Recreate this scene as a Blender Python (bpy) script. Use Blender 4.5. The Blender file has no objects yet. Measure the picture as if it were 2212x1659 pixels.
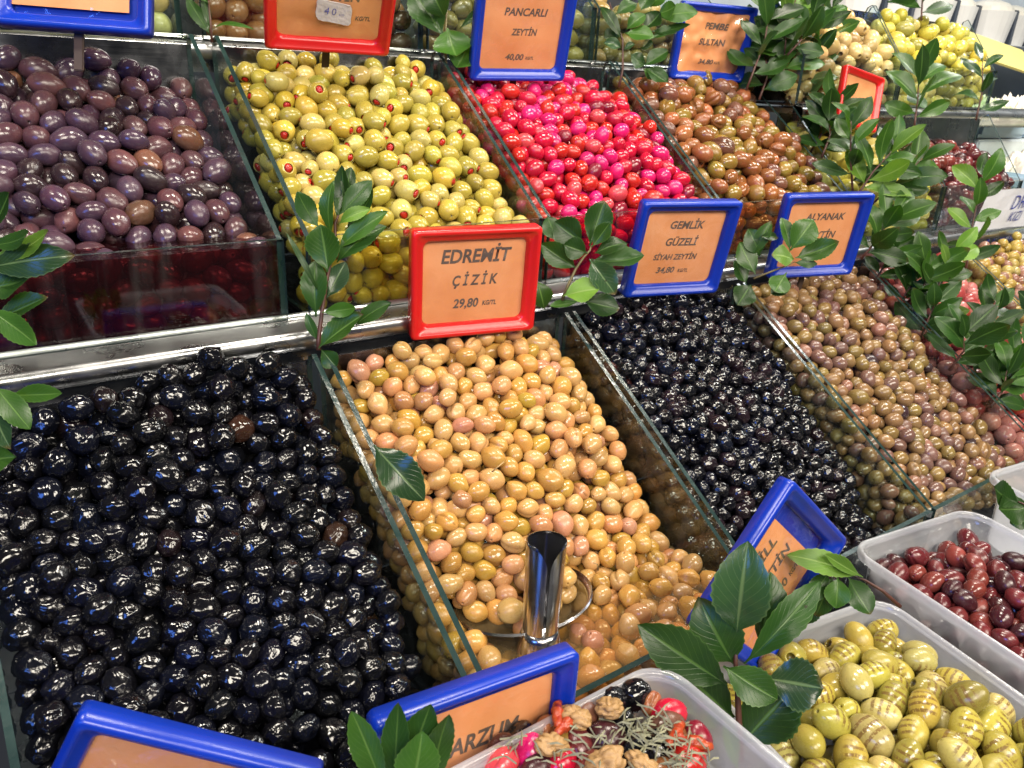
import bpy, bmesh, math, random
import numpy as np
from mathutils import Vector, Matrix, noise

random.seed(7)
RNG = np.random.default_rng(11)
SC = bpy.context.scene
COL = SC.collection
R = math.radians

# ------------------------------------------------------------------ camera
# world axes: X along the stall, Y away from the customer, Z up (metres)
FPX, CX, CY = 1665.0, 1106.0, 829.5                 # focal length / centre in px of a 2212 px wide picture
_ax = np.array([2494., -550., 1665.]); _ax /= np.linalg.norm(_ax)
_d = np.array([-1726., -2754., 1665.]); _d -= _ax * (_d @ _ax); _d /= np.linalg.norm(_d)
_n = np.cross(_ax, _d)
_t = R(30)
BASIS = np.array([_ax, math.cos(_t) * _d - math.sin(_t) * _n, math.cos(_t) * _n + math.sin(_t) * _d])
EYE = np.array([-.236, -.656, .148])
cam_data = bpy.data.cameras.new('camera')
cam = bpy.data.objects.new('camera', cam_data)
COL.objects.link(cam)
M = Matrix.Identity(4)
for i in range(3):
    M[i][0], M[i][1], M[i][2], M[i][3] = BASIS[i][0], -BASIS[i][1], -BASIS[i][2], EYE[i]
cam.matrix_world = M
cam_data.sensor_width = 36
cam_data.lens = FPX / 2212 * 36
cam_data.clip_start, cam_data.clip_end = .02, 60
cam_data.dof.use_dof = True
cam_data.dof.focus_distance = .66
cam_data.dof.aperture_fstop = 20
SC.camera = cam
SC.cycles.transparent_max_bounces = 32
SC.cycles.max_bounces = 10


def ray(px, py):
    return BASIS @ np.array([(px - CX) / FPX, (py - CY) / FPX, 1.])


def at(px, py, depth):
    """The place seen at that picture point at that distance along the view axis."""
    return Vector(EYE + ray(px, py) * depth)


def depth_of(p):
    return float((BASIS.T @ (np.array(p) - EYE))[2])


def project(P):
    c = (np.asarray(P) - EYE) @ BASIS
    return CX + FPX * c[:, 0] / c[:, 2], CY + FPX * c[:, 1] / c[:, 2], c[:, 2]


# ------------------------------------------------------------------ light of the shop, plus added fill
SC.view_settings.view_transform = 'Standard'
SC.view_settings.look = 'None'
SC.view_settings.exposure = -.26
world = bpy.data.worlds.new('World')
SC.world = world
world.use_nodes = True
world.node_tree.nodes['Background'].inputs['Color'].default_value = (.52, .56, .66, 1)
world.node_tree.nodes['Background'].inputs['Strength'].default_value = .07


def area(name, loc, target, sx, sy, power, color):
    l = bpy.data.lights.new(name, 'AREA')
    l.shape, l.size, l.size_y, l.energy, l.color = 'RECTANGLE', sx, sy, power, color
    o = bpy.data.objects.new(name, l)
    o.location = loc
    o.rotation_euler = (Vector(target) - Vector(loc)).to_track_quat('-Z', 'Y').to_euler()
    COL.objects.link(o)


WARM = (1, .91, .77)
for x in (-.55, .25, 1.05, 1.85):
    area('shop_lamp', (x, -.14, 1.05), (x + .06, -.08, 0), .34, .15, 12.5, WARM)
for x in (-.55, .9):
    area('front_fill', (x, -1.75, 1.15), (x + .45, 0, -.05), 1.1, .5, 54.0, WARM)  # added fill from the customer's side to brighten the upright cards
area('street_light', (-1.35, -1.0, .55), (.2, -.1, -.1), .60, .42, 12.0, (.10, .26, 1))
area('deli_fill', (2.2, -.1, 1.3), (2.1, .1, .0), .6, .4, 14.0, (.9, .97, 1))  # the two deli lights are added to brighten the case and its trays
area('deli_fill', (3.1, 1.3, 1.9), (3.0, 1.2, .2), .8, .6, 10.0, (.95, .98, 1))


# ------------------------------------------------------------------ materials
def new_mat(name):
    m = bpy.data.materials.new(name)
    m.use_nodes = True
    nt = m.node_tree
    nt.nodes.clear()
    out = nt.nodes.new('ShaderNodeOutputMaterial')
    return m, nt, out


def N(nt, typ, **kw):
    n = nt.nodes.new(typ)
    ins = kw.pop('ins', {})
    for k, v in kw.items():
        setattr(n, k, v)
    for k, v in ins.items():
        s = n.inputs[k]
        if isinstance(v, bpy.types.NodeSocket):
            nt.links.new(v, s)
        else:
            s.default_value = v
    return n


def mix_rgb(nt, fac, a, b, mode='MIX'):
    n = nt.nodes.new('ShaderNodeMix')
    n.data_type, n.blend_type = 'RGBA', mode
    for k, v in ((0, fac), (6, a), (7, b)):
        s = n.inputs[k]
        if isinstance(v, bpy.types.NodeSocket):
            nt.links.new(v, s)
        else:
            s.default_value = v
    return n.outputs[2]


def math_n(nt, op, a, b=0.0, c=None):
    n = nt.nodes.new('ShaderNodeMath')
    n.operation = op
    for k, v in ((0, a), (1, b), (2, c)):
        if v is None:
            continue
        if isinstance(v, bpy.types.NodeSocket):
            nt.links.new(v, n.inputs[k])
        else:
            n.inputs[k].default_value = v
    return n.outputs[0]


def rgba(c, a=1):
    return (c[0], c[1], c[2], a)


def plain(name, color, rough=.5, metal=0.0, noise_amt=.0, noise_scale=20, bump=0.0, bump_scale=60, spec=.5, color2=None, coat=0.0):
    m, nt, out = new_mat(name)
    p = N(nt, 'ShaderNodeBsdfPrincipled', ins={'Roughness': rough, 'Metallic': metal, 'Specular IOR Level': spec, 'Coat Weight': coat, 'Coat Roughness': .05})
    tc = N(nt, 'ShaderNodeTexCoord')
    if noise_amt or color2:
        nz = N(nt, 'ShaderNodeTexNoise', ins={'Vector': tc.outputs['Object'], 'Scale': noise_scale, 'Detail': 5.0})
        c2 = color2 or tuple(max(0, v * (1 - noise_amt)) for v in color)
        nt.links.new(mix_rgb(nt, math_n(nt, 'MULTIPLY_ADD', nz.outputs['Fac'], 2.2, -.6), rgba(color), rgba(c2)), p.inputs['Base Color'])
    else:
        p.inputs['Base Color'].default_value = rgba(color)
    if bump:
        nb = N(nt, 'ShaderNodeTexNoise', ins={'Vector': tc.outputs['Object'], 'Scale': bump_scale, 'Detail': 4.0})
        b = N(nt, 'ShaderNodeBump', ins={'Strength': bump, 'Distance': .002, 'Height': nb.outputs['Fac']})
        nt.links.new(b.outputs[0], p.inputs['Normal'])
    nt.links.new(p.outputs[0], out.inputs[0])
    return m


def olive_mat(name, stuff, wrinkle=0.0, rough=.2, stripes=False, cross=False, patch=None, sss=0.0, patch_amt=.5, bump=.12):
    """Wet olive skin. Ground colour: the object's own colour (or the mesh's 'tint' for the joined ones); blotches and pores by noise."""
    m, nt, out = new_mat(name)
    loc = N(nt, 'ShaderNodeAttribute', attribute_name='loc').outputs['Vector']
    if stuff:
        base = N(nt, 'ShaderNodeAttribute', attribute_name='tint').outputs['Color']
        rnd = N(nt, 'ShaderNodeNewGeometry').outputs['Random Per Island']
    else:
        oi = N(nt, 'ShaderNodeObjectInfo')
        base, rnd = oi.outputs['Color'], oi.outputs['Random']
    off = N(nt, 'ShaderNodeVectorMath', operation='ADD', ins={0: loc})
    comb = N(nt, 'ShaderNodeCombineXYZ', ins={0: math_n(nt, 'MULTIPLY', rnd, 37.0), 1: math_n(nt, 'MULTIPLY', rnd, 91.0), 2: rnd})
    nt.links.new(comb.outputs[0], off.inputs[1])
    v = off.outputs[0]
    nz = N(nt, 'ShaderNodeTexNoise', ins={'Vector': v, 'Scale': 1.1, 'Detail': 3.0, 'Roughness': .6})
    f = N(nt, 'ShaderNodeMapRange', ins={0: nz.outputs['Fac'], 1: .36, 2: .66})
    col = base
    if patch:
        tinted = mix_rgb(nt, 1.0, base, rgba(patch), 'MULTIPLY')
        col = mix_rgb(nt, math_n(nt, 'MULTIPLY', f.outputs[0], patch_amt), base, tinted)
    fine = N(nt, 'ShaderNodeTexNoise', ins={'Vector': v, 'Scale': 9.0, 'Detail': 4.0})
    dark = mix_rgb(nt, 1.0, col, (.66, .6, .55, 1), 'MULTIPLY')
    col = mix_rgb(nt, N(nt, 'ShaderNodeMapRange', ins={0: fine.outputs['Fac'], 1: .5, 2: .78, 4: .55}).outputs[0], col, dark)
    sep = N(nt, 'ShaderNodeSeparateXYZ', ins={0: loc})
    X, Y, Z = sep.outputs
    if stripes:          # scorch marks of a grill on one flank
        wob = math_n(nt, 'MULTIPLY_ADD', nz.outputs['Fac'], .16, Z)
        wave = math_n(nt, 'PINGPONG', math_n(nt, 'MULTIPLY_ADD', wob, 2.9, 5.0), .5)
        band = N(nt, 'ShaderNodeMapRange', ins={0: wave, 1: .24, 2: .33}).outputs[0]
        side = N(nt, 'ShaderNodeMapRange', ins={0: X, 1: math_n(nt, 'MULTIPLY_ADD', rnd, .35, .32), 2: math_n(nt, 'MULTIPLY_ADD', rnd, .35, .56)}).outputs[0]
        end = N(nt, 'ShaderNodeMapRange', ins={0: math_n(nt, 'ABSOLUTE', Z), 1: .72, 2: .52}).outputs[0]
        grain = N(nt, 'ShaderNodeMapRange', ins={0: fine.outputs['Fac'], 1: .34, 2: .48}).outputs[0]
        fac = math_n(nt, 'MULTIPLY', math_n(nt, 'MULTIPLY', band, side), math_n(nt, 'MULTIPLY', end, grain))
        col = mix_rgb(nt, math_n(nt, 'MULTIPLY', fac, .80), col, (.13, .065, .022, 1))
    if cross:            # the X cut in the blossom end
        a = math_n(nt, 'MINIMUM', math_n(nt, 'ABSOLUTE', X), math_n(nt, 'ABSOLUTE', Y))
        line = math_n(nt, 'LESS_THAN', a, .035)
        near = math_n(nt, 'LESS_THAN', math_n(nt, 'ADD', math_n(nt, 'ABSOLUTE', X), math_n(nt, 'ABSOLUTE', Y)), .30)
        fac = math_n(nt, 'MULTIPLY', math_n(nt, 'MULTIPLY', line, near), math_n(nt, 'GREATER_THAN', Z, 0.0))
        col = mix_rgb(nt, math_n(nt, 'MULTIPLY', fac, .8), col, (.16, .12, .03, 1))
    cutf = N(nt, 'ShaderNodeAttribute', attribute_name='cut').outputs['Fac']
    col = mix_rgb(nt, math_n(nt, 'MULTIPLY', cutf, .75), col, mix_rgb(nt, 1.0, col, (.22, .15, .10, 1), 'MULTIPLY'))
    p = N(nt, 'ShaderNodeBsdfPrincipled', ins={'Base Color': col, 'Specular IOR Level': .55})
    dull = N(nt, 'ShaderNodeMapRange', ins={0: math_n(nt, 'MULTIPLY_ADD', rnd, .22, nz.outputs['Fac']), 1: .52, 2: .78, 3: rough, 4: rough + (.08 if wrinkle else .20)})
    nt.links.new(dull.outputs[0], p.inputs['Roughness'])
    if sss:
        p.inputs['Subsurface Weight'].default_value = sss
        p.inputs['Subsurface Radius'].default_value = (1, .6, .3)
        p.inputs['Subsurface Scale'].default_value = .003
    if wrinkle:
        w1 = N(nt, 'ShaderNodeTexNoise', ins={'Vector': v, 'Scale': 1.3, 'Detail': 1.0, 'Distortion': .8})
        w1.noise_type = 'RIDGED_MULTIFRACTAL'
        st = N(nt, 'ShaderNodeVectorMath', operation='MULTIPLY', ins={0: v, 1: (1, 1, .45)})
        w2 = N(nt, 'ShaderNodeTexNoise', ins={'Vector': st.outputs[0], 'Scale': 3.2, 'Detail': 1.0, 'Distortion': .6})
        h = math_n(nt, 'MULTIPLY_ADD', w1.outputs['Fac'], .5, w2.outputs['Fac'])
        b = N(nt, 'ShaderNodeBump', ins={'Strength': wrinkle, 'Distance': .0022, 'Height': h})
    else:
        w2 = N(nt, 'ShaderNodeTexNoise', ins={'Vector': v, 'Scale': 3.0, 'Detail': 4.0})
        b = N(nt, 'ShaderNodeBump', ins={'Strength': bump, 'Distance': .0015, 'Height': w2.outputs['Fac']})
    nt.links.new(b.outputs[0], p.inputs['Normal'])
    nt.links.new(p.outputs[0], out.inputs[0])
    return m


def thin_ior(nt, ior):
    """The same outward reflection on both faces of a thin sheet (no total reflection inside it)."""
    back = N(nt, 'ShaderNodeNewGeometry').outputs['Backfacing']
    return math_n(nt, 'MULTIPLY_ADD', back, 1 / ior - ior, ior)


def clear_mat(name, tint, gloss=.03, film=0.0, film_color=(.8, .85, .85), bump=0.0, bump_scale=30, ior=1.45, smear=0.0):
    """A thin clear sheet: what is behind shows through tinted, the surface mirrors by Fresnel; smears and drops by noise."""
    m, nt, out = new_mat(name)
    tr = N(nt, 'ShaderNodeBsdfTransparent', ins={'Color': rgba(tint)})
    gl = N(nt, 'ShaderNodeBsdfGlossy', ins={'Roughness': gloss, 'Color': (1, 1, 1, 1)})
    fr = N(nt, 'ShaderNodeFresnel', ins={'IOR': thin_ior(nt, ior)})
    tc = N(nt, 'ShaderNodeTexCoord')
    if bump:
        nb = N(nt, 'ShaderNodeTexNoise', ins={'Vector': tc.outputs['Object'], 'Scale': bump_scale, 'Detail': 3.0, 'Distortion': .6})
        b = N(nt, 'ShaderNodeBump', ins={'Strength': bump, 'Distance': .004, 'Height': nb.outputs['Fac']})
        nt.links.new(b.outputs[0], gl.inputs['Normal'])
        nt.links.new(b.outputs[0], fr.inputs['Normal'])
    s = N(nt, 'ShaderNodeMixShader', ins={0: fr.outputs[0], 1: tr.outputs[0], 2: gl.outputs[0]})
    if film or smear:
        df = N(nt, 'ShaderNodeBsdfDiffuse', ins={'Color': rgba(film_color)})
        mp = N(nt, 'ShaderNodeMapping', ins={'Vector': tc.outputs['Object'], 'Scale': (70, 70, 9)})
        nz = N(nt, 'ShaderNodeTexNoise', ins={'Vector': mp.outputs[0], 'Scale': 1.0, 'Detail': 6.0, 'Roughness': .65})
        fac = N(nt, 'ShaderNodeMapRange', ins={0: nz.outputs['Fac'], 1: .50, 2: .78, 3: film, 4: film + smear}).outputs[0]
        s = N(nt, 'ShaderNodeMixShader', ins={0: fac, 1: s.outputs[0], 2: df.outputs[0]})
    nt.links.new(s.outputs[0], out.inputs[0])
    return m


def steel_mat(name, base=(.56, .57, .58), rough=.26):
    m, nt, out = new_mat(name)
    tc = N(nt, 'ShaderNodeTexCoord')
    mp = N(nt, 'ShaderNodeMapping', ins={'Vector': tc.outputs['Object'], 'Scale': (3, 90, 90)})
    nz = N(nt, 'ShaderNodeTexNoise', ins={'Vector': mp.outputs[0], 'Scale': 4.0, 'Detail': 5.0})
    n2 = N(nt, 'ShaderNodeTexNoise', ins={'Vector': tc.outputs['Object'], 'Scale': 24.0, 'Detail': 6.0})
    r = N(nt, 'ShaderNodeMapRange', ins={0: n2.outputs['Fac'], 1: .3, 2: .75, 3: rough - .1, 4: rough + .2})
    c = mix_rgb(nt, n2.outputs['Fac'], rgba(base), rgba(tuple(v * .55 for v in base)))
    b = N(nt, 'ShaderNodeBump', ins={'Strength': .12, 'Distance': .001, 'Height': nz.outputs['Fac']})
    p = N(nt, 'ShaderNodeBsdfPrincipled', ins={'Base Color': c, 'Metallic': 1.0, 'Roughness': r.outputs[0], 'Normal': b.outputs[0]})
    nt.links.new(p.outputs[0], out.inputs[0])
    return m


def leaf_mat(name, base, light, rough=.34):
    m, nt, out = new_mat(name)
    uv = N(nt, 'ShaderNodeUVMap', uv_map='leaf').outputs[0]
    sep = N(nt, 'ShaderNodeSeparateXYZ', ins={0: uv})
    u, t = sep.outputs[0], sep.outputs[1]
    side = math_n(nt, 'ABSOLUTE', math_n(nt, 'SUBTRACT', u, .5))
    oi = N(nt, 'ShaderNodeObjectInfo')
    tc = N(nt, 'ShaderNodeTexCoord')
    nz = N(nt, 'ShaderNodeTexNoise', ins={'Vector': tc.outputs['Object'], 'Scale': 55.0, 'Detail': 5.0})
    col = mix_rgb(nt, oi.outputs['Random'], rgba(base), rgba(tuple(v * .5 for v in base)))
    col = mix_rgb(nt, math_n(nt, 'MULTIPLY_ADD', nz.outputs['Fac'], 1.5, -.45), col, mix_rgb(nt, 1.0, col, (1.7, 1.5, .9, 1), 'MULTIPLY'))
    # side veins run forward from the midrib
    ph = math_n(nt, 'MULTIPLY_ADD', t, 10.0, math_n(nt, 'MULTIPLY', side, -7.0))
    vein = math_n(nt, 'PINGPONG', ph, .5)
    vf = N(nt, 'ShaderNodeMapRange', ins={0: vein, 1: .07, 2: .0, 4: .30}).outputs[0]
    mf = N(nt, 'ShaderNodeMapRange', ins={0: side, 1: .045, 2: .015, 4: .8}).outputs[0]
    ef = N(nt, 'ShaderNodeMapRange', ins={0: side, 1: .455, 2: .49, 4: .45}).outputs[0]
    col = mix_rgb(nt, math_n(nt, 'MAXIMUM', math_n(nt, 'MAXIMUM', vf, mf), ef), col, rgba(light))
    spot = N(nt, 'ShaderNodeTexNoise', ins={'Vector': tc.outputs['Object'], 'Scale': 90.0, 'Detail': 1.0})
    col = mix_rgb(nt, N(nt, 'ShaderNodeMapRange', ins={0: spot.outputs['Fac'], 1: .76, 2: .80, 4: .8}).outputs[0], col, (.02, .014, .008, 1))
    old = N(nt, 'ShaderNodeMapRange', ins={0: math_n(nt, 'ADD', t, math_n(nt, 'MULTIPLY', nz.outputs['Fac'], .5)), 1: 1.18, 2: 1.3}).outputs[0]
    sick = math_n(nt, 'GREATER_THAN', math_n(nt, 'FRACT', math_n(nt, 'MULTIPLY', oi.outputs['Random'], 7.0)), .62)
    col = mix_rgb(nt, math_n(nt, 'MULTIPLY', math_n(nt, 'MULTIPLY', old, sick), .75), col, (.10, .055, .018, 1))
    hb = math_n(nt, 'MAXIMUM', vf, mf)
    b = N(nt, 'ShaderNodeBump', ins={'Strength': .35, 'Distance': .001, 'Height': math_n(nt, 'MULTIPLY_ADD', nz.outputs['Fac'], .6, math_n(nt, 'MULTIPLY', hb, -1.0))})
    p = N(nt, 'ShaderNodeBsdfPrincipled', ins={'Base Color': col, 'Roughness': rough, 'Specular IOR Level': .36, 'Normal': b.outputs[0]})
    tl = N(nt, 'ShaderNodeBsdfTranslucent', ins={'Color': mix_rgb(nt, 1.0, col, (1.6, 1.9, .6, 1), 'MULTIPLY')})
    s = N(nt, 'ShaderNodeMixShader', ins={0: .22, 1: p.outputs[0], 2: tl.outputs[0]})
    nt.links.new(s.outputs[0], out.inputs[0])
    return m


MAT = dict(
    steel=steel_mat('brushed_steel'),
    steel_dark=steel_mat('wet_steel_panel', (.26, .27, .29), .24),
    glass=clear_mat('glass', (.93, .965, .95), .02, .0, (.5, .53, .52), smear=.026),
    glass_edge=plain('glass_cut_edge', (.010, .026, .024), .16, spec=.9, color2=(.024, .046, .042), noise_scale=60, bump=.12, bump_scale=160),
    blue=plain('blue_plastic', (.003, .030, .36), .28, bump=.05, bump_scale=200, noise_amt=.15, noise_scale=30),
    red=plain('red_plastic', (.60, .012, .012), .28, bump=.05, bump_scale=200, noise_amt=.15, noise_scale=30),
    sleeve=clear_mat('plastic_sleeve', (.98, .97, .96), .08, .0, (.9, .88, .85), bump=1.0, bump_scale=30, ior=1.5),
    ink=plain('black_ink', (.075, .058, .048), .6, color2=(.14, .10, .075), noise_scale=180),
    pen=plain('blue_pen', (.03, .045, .28), .6),
    scrap=plain('torn_paper', (.62, .58, .54), .85, noise_amt=.25, noise_scale=90, bump=.5, bump_scale=220),
    white_paper=plain('white_paper', (.66, .68, .74), .7, noise_amt=.08, noise_scale=15),
    wood=plain('wooden_peg', (.055, .03, .018), .6, noise_amt=.4, noise_scale=60),
    stem=plain('red_brown_stem', (.085, .028, .018), .5, noise_amt=.5, noise_scale=120),
    stem_green=plain('green_stem', (.16, .13, .05), .5, noise_amt=.4, noise_scale=120),
    pimento=plain('pimento', (.50, .018, .010), .2, bump=.3, bump_scale=300, noise_amt=.4, noise_scale=200),
    stalk=plain('dry_stalk', (.38, .24, .09), .6),
    tub=None,
    chrome=plain('polished_steel', (.55, .55, .57), .20, metal=1.0, noise_amt=.15, noise_scale=40),
    walnut=plain('walnut_kernel', (.46, .29, .12), .42, color2=(.24, .12, .04), noise_scale=150, bump=.25, bump_scale=160),
    rosemary=plain('dried_rosemary', (.34, .34, .22), .7, noise_amt=.5, noise_scale=40),
    tomato=plain('dried_tomato', (.26, .018, .008), .25, color2=(.42, .07, .012), noise_scale=90, bump=.8, bump_scale=160),
)
MAT['orange'] = plain('orange_card', (.74, .34, .15), .5, color2=(.62, .24, .085), noise_scale=22, bump=.06, bump_scale=40)
MAT['leaf'] = leaf_mat('leaf_dark', (.019, .060, .012), (.065, .135, .030))
MAT['leaf_mid'] = leaf_mat('leaf_mid', (.036, .105, .016), (.105, .20, .045))
MAT['leaf_light'] = leaf_mat('leaf_light', (.11, .235, .035), (.22, .34, .09), .4)
MAT['leaf_grey'] = leaf_mat('leaf_glossy', (.026, .066, .030), (.12, .19, .08), .2)


def tub_material():
    m, nt, out = new_mat('translucent_tub')
    tr = N(nt, 'ShaderNodeBsdfTransparent', ins={'Color': (.93, .94, .96, 1)})
    df = N(nt, 'ShaderNodeBsdfDiffuse', ins={'Color': (.86, .88, .93, 1)})
    tl = N(nt, 'ShaderNodeBsdfTranslucent', ins={'Color': (.86, .88, .93, 1)})
    d2 = N(nt, 'ShaderNodeMixShader', ins={0: .5, 1: df.outputs[0], 2: tl.outputs[0]})
    lw = N(nt, 'ShaderNodeLayerWeight', ins={'Blend': .35})
    fac = N(nt, 'ShaderNodeMapRange', ins={0: lw.outputs['Facing'], 1: 0, 2: 1, 3: .30, 4: .7}).outputs[0]
    s1 = N(nt, 'ShaderNodeMixShader', ins={0: fac, 1: tr.outputs[0], 2: d2.outputs[0]})
    tc = N(nt, 'ShaderNodeTexCoord')
    nz = N(nt, 'ShaderNodeTexNoise', ins={'Vector': tc.outputs['Object'], 'Scale': 60.0, 'Detail': 3.0})
    b = N(nt, 'ShaderNodeBump', ins={'Strength': .15, 'Distance': .002, 'Height': nz.outputs['Fac']})
    gl = N(nt, 'ShaderNodeBsdfGlossy', ins={'Roughness': .14, 'Normal': b.outputs[0]})
    fr = N(nt, 'ShaderNodeFresnel', ins={'IOR': thin_ior(nt, 1.5)})
    s2 = N(nt, 'ShaderNodeMixShader', ins={0: fr.outputs[0], 1: s1.outputs[0], 2: gl.outputs[0]})
    nt.links.new(s2.outputs[0], out.inputs[0])
    return m


MAT['tub'] = tub_material()


# ------------------------------------------------------------------ object helpers
def link(name, me, parent=None, mats=(), loc=None):
    o = bpy.data.objects.new(name, me)
    COL.objects.link(o)
    if parent is not None:
        o.parent = parent
    for m in mats:
        me.materials.append(m)
    if loc is not None:
        o.location = loc
    return o


def tag(o, label=None, cat=None, group=None, kind=None):
    for k, v in (('label', label), ('category', cat), ('group', group), ('kind', kind)):
        if v:
            o[k] = v
    return o


def empty(name, loc, label=None, cat=None, group=None):
    o = bpy.data.objects.new(name, None)
    o.empty_display_size = .01
    COL.objects.link(o)
    o.location = loc
    return tag(o, label, cat, group)


def mesh(name, verts, faces, smooth=False):
    me = bpy.data.meshes.new(name)
    me.from_pydata([tuple(v) for v in verts], [], faces)
    if smooth:
        me.polygons.foreach_set('use_smooth', [True] * len(me.polygons))
    me.update()
    return me


def box_mesh(name, lo, hi, bevel=0.0):
    bm = bmesh.new()
    bmesh.ops.create_cube(bm, size=1)
    c = [(a + b) / 2 for a, b in zip(lo, hi)]
    s = [b - a for a, b in zip(lo, hi)]
    for v in bm.verts:
        v.co = Vector([c[i] + v.co[i] * s[i] for i in range(3)])
    if bevel:
        bmesh.ops.bevel(bm, geom=bm.edges[:], offset=bevel, segments=2, affect='EDGES')
    me = bpy.data.meshes.new(name)
    bm.to_mesh(me)
    bm.free()
    return me


def prism_x(name, poly, x0, x1, edge_mat=False):
    """A plate: polygon in (y, z) between x0 and x1. With edge_mat, the narrow faces take material 1."""
    n = len(poly)
    v = [(x0, p[0], p[1]) for p in poly] + [(x1, p[0], p[1]) for p in poly]
    f = [list(range(n))[::-1], [n + i for i in range(n)]]
    f += [[i, (i + 1) % n, n + (i + 1) % n, n + i] for i in range(n)]
    me = mesh(name, v, f)
    if edge_mat:
        for p in me.polygons[2:]:
            p.material_index = 1
    return me


def sweep_x(name, prof, x0, x1, nseg=1):
    """An open profile in (y, z) drawn along X."""
    n = len(prof)
    v, f = [], []
    for j in range(nseg + 1):
        x = x0 + (x1 - x0) * j / nseg
        v += [(x, p[0], p[1]) for p in prof]
    for j in range(nseg):
        for i in range(n - 1):
            f.append([j * n + i, j * n + i + 1, (j + 1) * n + i + 1, (j + 1) * n + i])
    return mesh(name, v, f)


def tube_mesh(name, pts, radii, seg=7):
    pts = [Vector(p) for p in pts]
    v, f = [], []
    for i, p in enumerate(pts):
        d = (pts[min(i + 1, len(pts) - 1)] - pts[max(i - 1, 0)]).normalized()
        a = d.orthogonal().normalized()
        b = d.cross(a)
        for k in range(seg):
            t = 2 * math.pi * k / seg
            v.append(p + (a * math.cos(t) + b * math.sin(t)) * radii[i])
    for i in range(len(pts) - 1):
        for k in range(seg):
            f.append([i * seg + k, i * seg + (k + 1) % seg, (i + 1) * seg + (k + 1) % seg, (i + 1) * seg + k])
    f.append(list(range(seg))[::-1])
    f.append([(len(pts) - 1) * seg + k for k in range(seg)])
    return mesh(name, v, f, True)


# ------------------------------------------------------------------ the stall: shelves, bins
W = .28
ROW2 = dict(yf=-.345, zf=-.268, yb=-.036, zb=-.089, bot=-.345)
ROW1 = dict(yf=0.0, zf=0.0, yb=.245, zb=.165, bot=-.073)
ROW1R = dict(yf=0.0, zf=0.0, yb=.105, zb=.113, bot=-.073)
ROW1M = dict(yf=0.0, zf=0.0, yb=.150, zb=.125, bot=-.073)
ROW3 = dict(yf=.272, zf=.232, yb=.44, zb=.36, bot=.160)
ROW3R = dict(yf=.120, zf=.188, yb=.212, zb=.280, bot=.118)

pane_t = .0045


def glass_bin(x0, x1, r, label, group, back='steel_dark', left=True, right=True):
    yf, zf, yb, zb, bot = r['yf'], r['zf'], r['yb'], r['zb'], r['bot']
    t = empty('glass_bin', ((x0 + x1) / 2, yf, bot), label, 'display bin', group)
    T = Matrix.Translation(-t.location)
    poly = [(yf + .0052, bot), (yf + .0052, zf), (yb - .012, zb - .002), (yb - .004, zb - .006), (yb, zb - .016), (yb, bot)]
    for on, xx in ((left, x0), (right, x1 - pane_t)):
        if on:
            me = prism_x('side_pane', poly, xx, xx + pane_t, True)
            me.transform(T)
            link('side_pane', me, t, (MAT['glass'], MAT['glass_edge']))
    me = box_mesh('front_pane', (x0, yf, bot), (x1, yf + .005, zf))
    for p in me.polygons:
        p.material_index = 0 if abs(p.normal.y) > .5 else 1
    me.transform(T)
    link('front_pane', me, t, (MAT['glass'], MAT['glass_edge']))
    me = box_mesh('back_panel', (x0 + .001, yb + .0005, bot), (x1 - .001, yb + .003, zb - .012))
    me.transform(T)
    link('back_panel', me, t, (MAT[back],))
    me = box_mesh('floor_panel', (x0 + .001, yf + .006, bot - .004), (x1 - .001, yb, bot - .001))
    me.transform(T)
    link('floor_panel', me, t, (MAT['steel_dark'],))
    return t


def ledge(y0, y1, z, x0, x1, label):
    """Rounded steel lip between two rows of bins."""
    t = empty('steel_ledge', ((x0 + x1) / 2, y0, z), label, 'steel ledge')
    prof = [(y1 + .004, z + .006), (y1 + .003, z + .001), (y1 - .002, z), (y0 + .007, z - .001)]
    for k in range(1, 7):
        a = R(90 * k / 6)
        prof.append((y0 + .007 - .007 * math.sin(a), z - .008 + .007 * math.cos(a)))
    prof += [(y0, z - .017), (y0 + .006, z - .018), (y0 + .006, z - .03)]
    me = sweep_x('lip', prof, x0, x1, 1)
    me.polygons.foreach_set('use_smooth', [True] * len(me.polygons))
    me.transform(Matrix.Translation(-t.location))
    link('lip', me, t, (MAT['steel'],))
    me = box_mesh('shelf', (x0, y1 + .006, z - .012), (x1, y1 + .20, z - .0045))
    me.transform(Matrix.Translation(-t.location))
    link('shelf', me, t, (MAT['steel_dark'],))
    return t


ledge(-.032, -.001, -.0745, -.62, 1.72, 'long bright steel ledge running under the upper row of glass bins')
ledge(.247, .271, .157, -.62, .838, 'narrow steel ledge behind the purple, stuffed and crimson olives')
ledge(.1065, .119, .115, .842, 1.72, 'short steel ledge under the pale pitted olives on the far side')
t = empty('counter_base', (.5, -.5, -.40), 'dark steel counter top carrying the front bins and the plastic tubs', 'counter')
link('top_panel', box_mesh('top_panel', (-1.2, -.30, .012), (1.3, .20, .030)), t, (MAT['steel_dark'],))

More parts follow.
